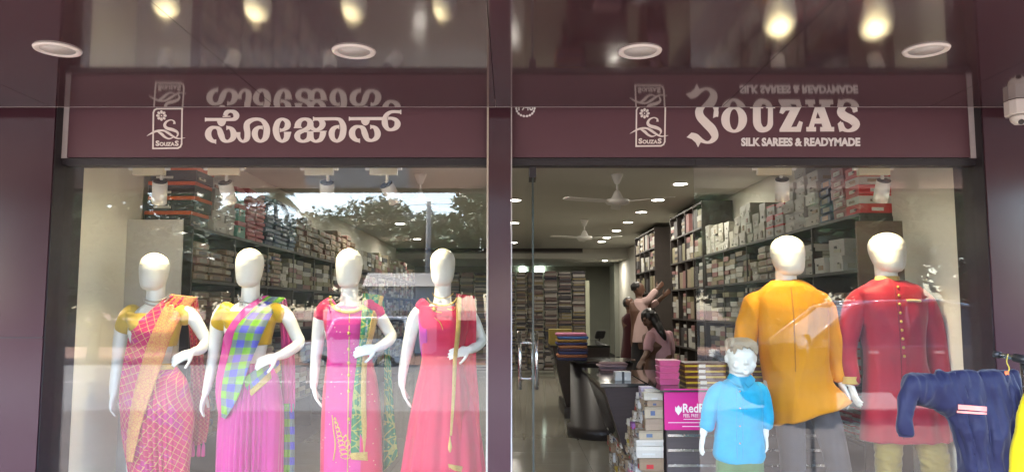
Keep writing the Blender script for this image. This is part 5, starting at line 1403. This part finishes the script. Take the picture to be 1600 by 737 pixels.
g2 = person('person in dark maroon clothes standing behind the reaching person', 13.0, (983, 465, 484, 7.6), (985, 490), [
    dict(path=((979, 496, 0, .045), (978, 520, 0, .04), (979, 540, -.02, .03)), tip=(980, 552, -.03), pn=(1, 0, 0), side=1, curl=.3),
    dict(path=((993, 496, 0, .045), (996, 518, -.05, .04), (998, 535, -.1, .03)), tip=(1000, 546, -.12), pn=(-1, 0, 0), side=1, curl=.3)], F_RINGS, None, None, None, R(160))
garment('kurta', FB['mar'], g2, [[(980, 495, 0, .06), (979, 515, 0, .05)], [(991, 495, 0, .06), (995, 515, -.04, .05)]], [[(489, 980, 990, .09, 0), (494, 974, 996, .125, 0), (500, 972, 998, .14, 0), (520, 974, 996, .145, 0), (560, 970, 1001, .16, 0), (590, 969, 1002, .17, 0)]], .011, 4, (.005, 5, 1))
hair_cap(g2, 983, 465, 7.8, 13.0, .15, [(983, 475, .08, .05), (984, 490, .12, .035), (985, 505, .13, .02)])
DW = 9.7
g3 = person('person in rose shirt with long ponytail bending over the counter', DW, (1014, 484, 509, 9.5), (1022, 516), [
    dict(path=((1017, 524, -.05, .05), (1013, 538, -.10, .044), (1012, 549, -.14, .04), (1004, 562, -.24, .032)), tip=(998, 573, -.32), pn=(0, .3, -1), side=1, curl=.2),
    dict(path=((1042, 522, .05, .05), (1047, 545, .0, .044), (1045, 558, -.1, .04), (1036, 570, -.2, .032)), tip=(1030, 578, -.28), pn=(0, .3, -1), side=1, curl=.2)], F_RINGS, None, None, None, R(-50))
garment('shirt', FB['rose'], g3, [[(1019, 523, -.04, .070), (1014, 535, -.09, .062), (1013, 545, -.12, .06)], [(1042, 521, .04, .070), (1047, 540, .01, .062), (1047, 550, -.03, .058)]],
  [[(512, 1018, 1030, .07, 0), (518, 1014, 1044, .11, 0), (535, 1018, 1050, .13, 0), (560, 1020, 1052, .13, 0), (590, 1019, 1054, .14, 0), (620, 1018, 1055, .15, 0)]], .009, 4, (.005, 5, 4))
hair_cap(g3, 1015, 483, 10.5, DW, .16, [(1020, 492, -.02, .06), (1026, 505, -.06, .055), (1033, 517, -.13, .045), (1038, 526, -.15, .03), (1040, 531, -.15, .012)])
garment('trousers', FB['darktr'], g3, [[(1030, 600, 0, .1), (1030, 680, 0, .07)], [(1042, 600, 0, .1), (1042, 680, 0, .07)]], [], .014, 3, None)
# ------------------------------------------------------------------ security camera on the pillar
cc = thing('security_camera', 'white turret security camera fixed under the canopy at the pillar', 'camera', (P(1590, 165, 4.45).x, 4.45, P(0, 165, 4.45).z))
kc = 4.45; q0 = P(1590, 172, kc)
oc = [(-.062, -.02), (-.045, -.06), (.0, -.075), (.06, -.06), (.075, 0), (.06, .06), (-.03, .07), (-.062, .03)]
MB().loft([[(q0.x+x, kc+y, z) for x, y in oc] for z in (PZ(181, kc), SOF-.001)]).build('mount_box', M['white'], cc, bevel=.004)
bc = Vector((q0.x+.015, kc, PZ(182, kc)))
MB().lathe([(.055, .0), (.057, -.012), (.05, -.03), (.036, -.044), (.0, -.052)], bc, 30).build('turret', M['white'], cc, True)
ld = Vector((-.45, -.75, -.5)).normalized(); lc = bc+Vector((0, 0, -.016))+ld*.044
MB().cyl(lc-ld*.01, lc+ld*.008, .021, .019, 24).build('lens_ring', M['white'], cc, True)
MB().cyl(lc+ld*.008, lc+ld*.010, .016, .016, 24).build('lens', M['lens'], cc)

# ------------------------------------------------------------------ clothes rail outside with a navy jacket
RK = 3.55
rk = thing('clothes_rail', 'steel clothes rail with plastic joint standing before the right pillar', 'rail', (P(1600, 560, RK).x+.3, RK, 0))
ra, rb = P(1556, 553, RK+.12), P(1640, 569, RK-.1)
MB().cyl(ra, rb, .012).build('tube', M['steel'], rk, True)
MB().cyl(ra-(rb-ra).normalized()*.008, ra+(rb-ra).normalized()*.02, .016).build('end_cap', M['black'], rk, True)
jt = P(1595, 560, RK+.02)
MB().cyl(jt-(rb-ra).normalized()*.03, jt+(rb-ra).normalized()*.05, .019).build('joint', M['black'], rk, True)
MB().cyl(jt+Vector((.01, 0, 0)), (jt.x+.01, jt.y, .0), .014).build('leg', M['steel'], rk, True)
MB().cyl(rb, (rb.x, rb.y, 0), .014).build('leg', M['steel'], rk, True)
for x, y in ((jt.x+.01, jt.y), (rb.x, rb.y)): MB().bx(x-.02, x+.02, y-.25, y+.25, 0, .03).build('foot', M['black'], rk)
navy = fab('navy_nylon', solid((.008, .0095, .038), .2, 8), .45, .3)
lining = fab('grey_lining', solid((.045, .05, .055), .1, 9), .6)
yellowf = fab('yellow_cloth', solid((.50, .39, .0), .08, 6), .7)
DJ = 3.5
jt_ = thing('jacket', 'navy blue nylon jacket with two coral stripes hung by its shoulder', 'jacket', (P(1530, 600, DJ).x, DJ, P(0, 720, DJ).z))
fj = (jt_, P(1530, 560, DJ), DJ, F_RINGS)
jm = MB()
# body of the jacket
rows = [(582, 1462, 1585, .030), (590, 1459, 1588, .045), (615, 1470, 1590, .060), (645, 1484, 1588, .070), (690, 1496, 1584, .080), (740, 1508, 1580, .085), (800, 1515, 1582, .09)]
rg = []
for j in range(34):
    py = lerp(rows[0][0], rows[-1][0], j/33); xl, xr, hd = interp([tuple(map(float, r)) for r in rows], py)
    a, b = P(xl, py, DJ), P(xr, py, DJ)
    r_ = ell(((a.x+b.x)/2, DJ, a.z), (b.x-a.x)/2, hd, 72, 2.4)
    for i, v in enumerate(r_):
        g = .007*math.sin(i*.95+.12*j)+.005*math.sin(i*2.1-.2*j+1)
        r_[i] = v+Vector((0, g, 0))
    rg.append(r_)
jm.loft(rg)
def flat_sleeve(pts):
    rr = []
    pp = catmull([tuple(map(float, p)) for p in pts], 7)
    for i, (px, py, w, t_, dy) in enumerate(pp):
        a = pp[max(0, i-1)]; b = pp[min(len(pp)-1, i+1)]
        A, B, C_ = P(a[0], a[1], DJ+a[4]), P(b[0], b[1], DJ+b[4]), P(px, py, DJ+dy)
        d_ = (B-A).normalized(); n_ = Vector((-d_.z, 0, d_.x)).normalized()
        rr.append(ell(C_, w*DJ/F/2, t_, 28, 2.3, n_, Vector((0, 1, 0))))
    jm.loft(rr)
flat_sleeve([(1496, 616, 66, .050, 0), (1468, 613, 54, .050, 0), (1442, 607, 42, .046, -.01), (1426, 604, 32, .040, -.02), (1416, 618, 24, .034, -.03), (1412, 645, 21, .031, -.04), (1412, 664, 20, .031, -.04), (1414, 678, 17, .029, -.04)])
jo = jm.build('jacket_shell', navy, jt_, True); remesh(jo, .006, 3); wrinkle(jo, .014, 6, 3, (1.6, 1, .7)); wrinkle(jo, .006, 17, 5, (1.3, 1, .5))
cu_ = P(1415, 679, DJ-.04); MB().loft([ell(cu_+Vector((0, 0, z)), .029, .030, 22) for z in (-.006, .004, .008, .016)], cap=False).build('cuff', navy, jt_, True)
coral = plain('coral_stripe', (.80, .27, .22), .5, .05)
bpy.context.view_layer.update()
for (y0, y1, h) in ((635, 638.5, 7.5), (642.5, 645.5, 3.6)):
    m = MB(); T, B = [], []
    for i in range(14):
        u = i/13; px = lerp(1497 if h > 5 else 1495, 1542, u); py = lerp(y0, y1, u)
        for s, lst in ((-1, T), (1, B)):
            o_ = Vector((0, 0, CAMZ)); dr = (P(px, py+s*h/2, DJ)-o_).normalized(); ok, loc, _, _ = jo.ray_cast(o_, dr)
            lst.append((loc if ok else P(px, py+s*h/2, DJ-.07))-dr*.003)
    n = len(T); m.add(T+B, [(i, i+1, n+i+1, n+i) for i in range(n-1)]); m.build('chest_stripe', coral, jt_, True)
m = MB(); tg_ = P(1573, 583, DJ-.04); MB().box(tg_, (.018, .004, .022)).build('collar_tag', plain('orange_tag', (.7, .15, .04), .5), jt_)
def hanging(name, label, mat, rows, d, cat, hd0=.03, seed=1, th=.05):
    rg = []; tt = [tuple(map(float, r)) for r in rows]
    for j in range(34):
        py = lerp(tt[0][0], tt[-1][0], j/33); xl, xr = interp(tt, py); a, b = P(xl, py, d), P(xr, py, d)
        r_ = ell(((a.x+b.x)/2, d, a.z), (b.x-a.x)/2, lerp(hd0, th, j/33), 60, 2.5)
        rg.append([v+Vector((0, .008*math.sin(i*1.1+.1*j+seed)+.005*math.sin(i*2.3-.17*j), 0)) for i, v in enumerate(r_)])
    t_ = thing(name, label, cat, (P(tt[0][1], 600, d).x, d, P(0, tt[-1][0], d).z))
    o = MB().loft(rg).build('cloth_body', mat, t_, True); remesh(o, .007, 2); wrinkle(o, .006, 8, seed, (1.5, 1, .5)); return t_
hanging('hanging_garment', 'grey lined garment hanging between navy jacket and yellow cloth', lining, [(585, 1588, 1640), (620, 1578, 1650), (680, 1566, 1655), (740, 1556, 1660), (800, 1550, 1660)], DJ+.11, 'garment', seed=4)
hanging('hanging_garment', 'bright yellow garment hanging on the rail beside the jacket', yellowf, [(600, 1612, 1670), (622, 1598, 1680), (660, 1590, 1690), (700, 1582, 1690), (800, 1576, 1690)], DJ+.02-.12, 'garment', seed=2)
hk = MB().tube([(*P(1575, 553, DJ+.1), .0025), (*P(1573, 565, DJ+.03), .0025), (*P(1577, 575, DJ), .0025), (*P(1574, 584, DJ-.02), .0025)], 6).build('hang_cord', plain('yellow_cord', (.6, .45, .05), .7), jt_, True)

# ------------------------------------------------------------------ the street side, mirrored in the glass
def V2(px, py, D):
    """pixel of a reflection at unfolded distance D -> real point on the street side"""
    p = P(px, py, D); return Vector((p.x, 2*GY-D, p.z))
bark = plain('bark', (.10, .075, .055), .95, .3, 12, .5); barkp = plain('palm_bark', (.16, .13, .10), .95, .3, 20, .5)
leaf_m = []
for i, c in enumerate(((.045, .085, .020), (.060, .11, .028), (.035, .07, .022), (.08, .12, .035))):
    n = NT('leaf_%d' % i); n.set(col=n.mix(n.noise(3, n.coord()), mul(c, .7), mul(c, 1.35)), rough=.5); leaf_m.append(n.mat)
GZ = -.34
def tree(label, base, h, rx, seed, nl=4200, cr=.62, leaf=.26):
    rnd = random.Random(seed); t = thing('tree', label, 'tree', base, 'trees across the street')
    b = Vector(base); m = MB(); cz = b.z+h*(1-cr/2); tips = []
    m.tube([(*b, .20), (b.x+.1, b.y, b.z+h*.25, .15), (b.x-.05, b.y+.1, b.z+h*.5, .12), (b.x, b.y, b.z+h*.75, .06)], 10)
    cl = []
    for i in range(26):
        a = rnd.uniform(0, 6.28); e = rnd.uniform(-.95, 1.0); r = rnd.uniform(.45, 1.0)
        c = Vector((b.x+math.cos(a)*rx*r*math.sqrt(1-min(.95, abs(e))**2), b.y+math.sin(a)*rx*r*math.sqrt(1-min(.95, abs(e))**2), cz+e*h*cr/2*.85)); cl.append((c, rnd.uniform(.22, .42)*rx+.25))
        m.tube([(b.x, b.y, b.z+h*rnd.uniform(.3, .6), .05), (*((b+c)/2+Vector((0, 0, h*.15))), .03), (*c, .012)], 6, k=3)
    m.build('trunk', bark, t, True)
    lm = MB()
    for i in range(nl):
        c, r = cl[rnd.randrange(len(cl))]
        d = Vector((rnd.gauss(0, 1), rnd.gauss(0, 1), rnd.gauss(0, .8))).normalized()*r*rnd.uniform(.55, 1.08)
        p = c+d; u = Vector((rnd.gauss(0, 1), rnd.gauss(0, 1), rnd.gauss(0, .5))).normalized(); w = u.cross(Vector((rnd.gauss(0, 1), rnd.gauss(0, 1), rnd.gauss(0, 1)))).normalized()
        s = leaf*rnd.uniform(.5, 1.1)
        lm.add([p-u*s*.5, p+w*s*.25, p+u*s*.5, p-w*s*.25], [(0, 1, 2, 3)], rnd.randrange(4))
    o = bpy.data.objects.new('crown', lm.mesh('crown', leaf_m, False, False)); COL.objects.link(o); par(o, t)
def tree_px(label, px, ptop, D, wpx, seed, **k):
    p = V2(px, ptop, D); rx_ = wpx*D/F/2; k['nl'] = int((2.2 if wpx < 200 else 4.2)*k.get('nl', 4200)); k['leaf'] = .26+.05*rx_; tree(label, (p.x, p.y, GZ), p.z-GZ, wpx*D/F/2, seed, **k)
tree_px('low round leafy tree across the street beyond the road', 500, 338, 34, 120, 1)
tree_px('broad leafy tree behind the utility poles', 590, 325, 40, 150, 2)
tree_px('tall loose leafy tree beside the grey utility pole', 748, 292, 30, 110, 3, nl=5000)
tree_px('dense leafy tree beneath the palm crowns', 430, 345, 38, 150, 4)
tree_px('tall dark tree across the street facing the menswear window', 1180, 235, 26, 260, 5, nl=6500, cr=.75)
tree_px('wide dark tree across the street facing the right pillar', 1420, 215, 24, 320, 6, nl=6500, cr=.75)
tree_px('tall leafy tree across the street facing the glass door', 930, 250, 30, 220, 7, nl=6000, cr=.75)
tree_px('large leafy tree across the street facing the left pillar', 160, 225, 27, 320, 8, nl=6500, cr=.75)
tree_px('small leafy tree between the shed and the poles', 660, 345, 36, 120, 9)
tree_px('leafy tree at the end of the row facing the checked saree', 330, 300, 36, 200, 10, nl=5000, cr=.7)
frond_m = leaf_m[0]
def palm(label, px, pc, D, seed, rpx=48):
    rnd = random.Random(seed); p = V2(px, pc, D); t = thing('palm_tree', label, 'palm', (p.x, p.y, GZ), 'palms across the street')
    MB().tube([(p.x+.4, p.y, GZ, .16), (p.x+.3, p.y, GZ+(p.z-GZ)*.4, .12), (p.x, p.y, p.z, .10)], 10).build('trunk', barkp, t, True)
    for i in range(16):
        a = i*2.4+rnd.uniform(-.2, .2); el = rnd.uniform(-.3, 1.1); L_ = rpx*D/F*rnd.uniform(.85, 1.15); m = MB()
        pts = []
        for k in range(13):
            s = k/12; x = L_*s*math.cos(el)*(1-.1*s); z = L_*(s*math.sin(el)-.75*s*s*s)
            pts.append(Vector((p.x+math.cos(a)*x, p.y+math.sin(a)*x, p.z+z)))
        m.tube([(*q, .03*(1-k/14)) for k, q in enumerate(pts)], 5, k=1)
        sd_ = Vector((-math.sin(a), math.cos(a), 0))
        for k in range(1, 40):
            s = k/40*12; i0 = min(int(s), 11); q = pts[i0].lerp(pts[i0+1], s-i0); dr = (pts[i0+1]-pts[i0]).normalized()
            for sg in (-1, 1):
                l = L_*.30*math.sin(math.pi*min(.97, .15+k/46)); e = q+(sd_*sg*.7+dr*.5+Vector((0, 0, -.75))).normalized()*l
                m.add([q-dr*.03, q+dr*.03, e], [(0, 1, 2)])
        m.build('frond', frond_m, t)
palm('tall coconut palm with drooping fronds across the street', 430, 312, 42, 1, 52); palm('leaning coconut palm left of the tall palm crown', 375, 322, 46, 2, 48); palm('short palm standing beside the grey utility pole', 700, 345, 34, 3, 38)
def pole(label, px, ptop, D, arms):
    p = V2(px, ptop, D); t = thing('utility_pole', label, 'pole', (p.x, p.y, GZ))
    MB().cyl((p.x, p.y, GZ), p, .15, .10).build('pole_shaft', plain('pole_concrete', (.34, .33, .31), .9), t, True)
    for dz, l in arms:
        MB().bx(p.x-l, p.x+l, p.y-.13, p.y-.05, p.z-dz-.05, p.z-dz+.05).build('cross_arm', M['slab'], t)
        for s in (-1, -.4, .4, 1): MB().cyl((p.x+s*l*.92, p.y-.09, p.z-dz+.05), (p.x+s*l*.92, p.y-.09, p.z-dz+.2), .035).build('insulator', M['white'], t)
    return p
p1 = pole('tall grey concrete utility pole across the street', 670, 315, 33, [])
p2 = pole('slim utility pole with cross arms carrying wires', 653, 332, 38, [(.15, .8), (.6, .5)])
wm = plain('wire', (.02, .02, .02), .6)
def wire(a, b, sag):
    a, b = Vector(a), Vector(b); pts = [(*(a.lerp(b, i/10)-Vector((0, 0, sag*4*(i/10)*(1-i/10)))), .012) for i in range(11)]
    o = MB().tube(pts, 5, k=1).build('power_line', wm); tag(o, 'thin black power line strung from the utility poles', 'wire', 'power lines')
for dz in (.0, .35, .7):
    wire((p1.x, p1.y, p1.z-.1-dz), (p1.x+32, p1.y+4, p1.z+.9-dz), .6); wire((p1.x, p1.y, p1.z-.1-dz), (p1.x-34, p1.y-6, p1.z+.6-dz), .7)
sh = V2(625, 448, 31)
sd2 = thing('shed', 'low pale blue shed across the street', 'shed', (sh.x, sh.y, GZ))
MB().bx(sh.x-1.3, sh.x+1.3, sh.y-2, sh.y, GZ, sh.z).build('wall', plain('pale_blue_wall', (.36, .45, .52), .8, .1), sd2)
MB().add([(sh.x-1.5, sh.y-2.2, sh.z+.02), (sh.x+1.5, sh.y-2.2, sh.z+.02), (sh.x+1.5, sh.y+.2, sh.z+.02), (sh.x-1.5, sh.y+.2, sh.z+.02), (sh.x-1.5, sh.y-1, sh.z+.6), (sh.x+1.5, sh.y-1, sh.z+.6)], [(0, 1, 5, 4), (2, 3, 4, 5), (0, 4, 3), (1, 2, 5), (0, 3, 2, 1)]).build('roof', plain('sheet_roof', (.22, .2, .19), .6), sd2)
MB().bx(sh.x-.3, sh.x+.4, sh.y+.001, sh.y+.03, GZ, GZ+1.7).build('door', plain('shed_door', (.12, .13, .15), .6), sd2)
bw = MB().bx(-60, 40, -27.4, -27.1, GZ, .9).build('boundary_wall', plain('boundary_dark', (.07, .065, .055), .9, .3, 1)); tag(bw, 'long dark boundary wall below the trees across the street', 'wall')

def car(label, cx, ynear, L_, H, paint, zg, boxy=False, name='parked_car', flip=1):
    """hatchback seen from the side; near side faces the shop"""
    t = thing(name, label, 'car', (cx, ynear-.85, zg)); k = L_/4.0
    def X(u): return cx+flip*(u-.5)*L_
    zz = lambda v: zg+v*H
    def sect(pts, y0, y1, mat, nm, inset=0, bev=.03, parent=t):
        m = MB(); n = len(pts); A = [(X(u), y0, zz(v)) for u, v in pts]; B = [(X(u), y1, zz(v)) for u, v in pts]
        m.add(A+B, [tuple(range(n)), tuple(range(n, 2*n))[::-1]]+[(i, (i+1) % n, n+(i+1) % n, n+i) for i in range(n)]); return m.build(nm, mat, parent, bevel=bev)
    yn, yf = ynear, ynear-1.66
    low = [(.02, .22), (.0, .34), (.015, .46), (.06, .52), (.24, .60), (.30, .62), (.80, .63), (.97, .60), (1.0, .48), (.99, .22)]
    if boxy: low = [(.02, .22), (.0, .36), (.01, .54), (.05, .58), (.22, .62), (.30, .63), (.80, .64), (.99, .64), (1.0, .48), (.99, .22)]
    body_ = sect(low, yn, yf, paint, 'lower_body')
    roof = [(.24, .605), (.42, .95), (.50, .99), (.72, 1.0), (.86, .95), (.97, .605)] if not boxy else [(.22, .62), (.30, .95), (.34, .99), (.90, 1.0), (.97, .97), (.99, .63)]
    gl = plain('car_glass', (.012, .015, .016), .05, .1)
    m = MB(); n = len(roof)
    ins = lambda v: .06+.14*(v-.6)/.4
    A = [(X(u), yn-ins(v), zz(v)) for u, v in roof]; B = [(X(u), yf+ins(v), zz(v)) for u, v in roof]
    m.add(A+B, [tuple(range(n)), tuple(range(n, 2*n))[::-1]]+[(i, (i+1) % n, n+(i+1) % n, n+i) for i in range(n)]); m.build('glass_house', gl, t, bevel=.02)
    # pillars and roof skin
    def strip(a, b, w=.035, nm='pillar'):
        for y, s in ((yn, 1), (yf, -1)):
            p_, q_ = (Vector((X(a[0]), y-s*(ins(a[1])-.008), zz(a[1]))), Vector((X(b[0]), y-s*(ins(b[1])-.008), zz(b[1])))); MB().cyl(p_, q_, w, w, 8).build(nm, paint, t, True)
    for a, b in zip(roof, roof[1:]): strip(a, b, .038, 'roof_pillar')
    strip(((roof[0][0]+roof[-1][0])/2, .61), ((roof[0][0]+roof[-1][0])/2+.01, .985), .03, 'door_pillar')
    rt = [p_ for p_ in roof if p_[1] > .94]
    m = MB(); n = len(rt); A = [(X(u), yn-ins(v)+.01, zz(v)+.012) for u, v in rt]; B = [(X(u), yf+ins(v)-.01, zz(v)+.012) for u, v in rt]
    m.add(A+B, [(i, i+1, n+i+1, n+i) for i in range(n-1)]); o = m.build('roof_skin', paint, t, True); sm = o.modifiers.new('s', 'SOLIDIFY'); sm.thickness = .02
    tyre = plain('tyre', (.02, .02, .02), .9); r = .29
    for u in (.19, .80):
        for y, s in ((yn, 1), (yf, -1)):
            c_ = Vector((X(u), y-s*.10, zg+r))
            w_ = thing('wheel', '', '', c_); del w_['label']; del w_['category']; par(w_, t)
            MB().cyl(c_-Vector((0, .09, 0)), c_+Vector((0, .11, 0)), r, r, 28).build('tyre', tyre, w_); MB().cyl(c_+Vector((0, s*.112, 0)), c_+Vector((0, s*.12, 0)), r*.62, r*.6, 20).build('rim', M['steel'], w_)
    for u, nm, c in ((.012, 'headlight', M['white']), (.985, 'tail_light', redc)):
        for y in (yn-.18, yf+.18): MB().box((X(u), y, zz(.5)), (.09, .26, .10)).build(nm, c, t)
    for u in (.45, .68): MB().bx(X(u), X(u)+.14, yn+.002, yn+.025, zz(.555), zz(.575)).build('door_handle', M['steel'], t)
    MB().box((X(.30), yn+.08, zz(.64)), (.08, .14, .11)).build('mirror', paint, t, bevel=.02)
silverp = plain('car_silver', (.10, .10, .105), .18, .03, 3, coat=1.0, coatr=.05); redp = plain('car_whitep', (.70, .70, .70), .2, .03, 3, coat=1.0)
car('dark grey hatchback parked on the forecourt edge facing the menswear window', 5.05, -.9, 3.9, 1.58, silverp, 0)
pj = V2(553, 497, 21); car('white boxy van parked across the road facing the pink kurti', pj.x, pj.y, 2.9, 1.55, redp, pj.z-1.55, True, 'parked_van')
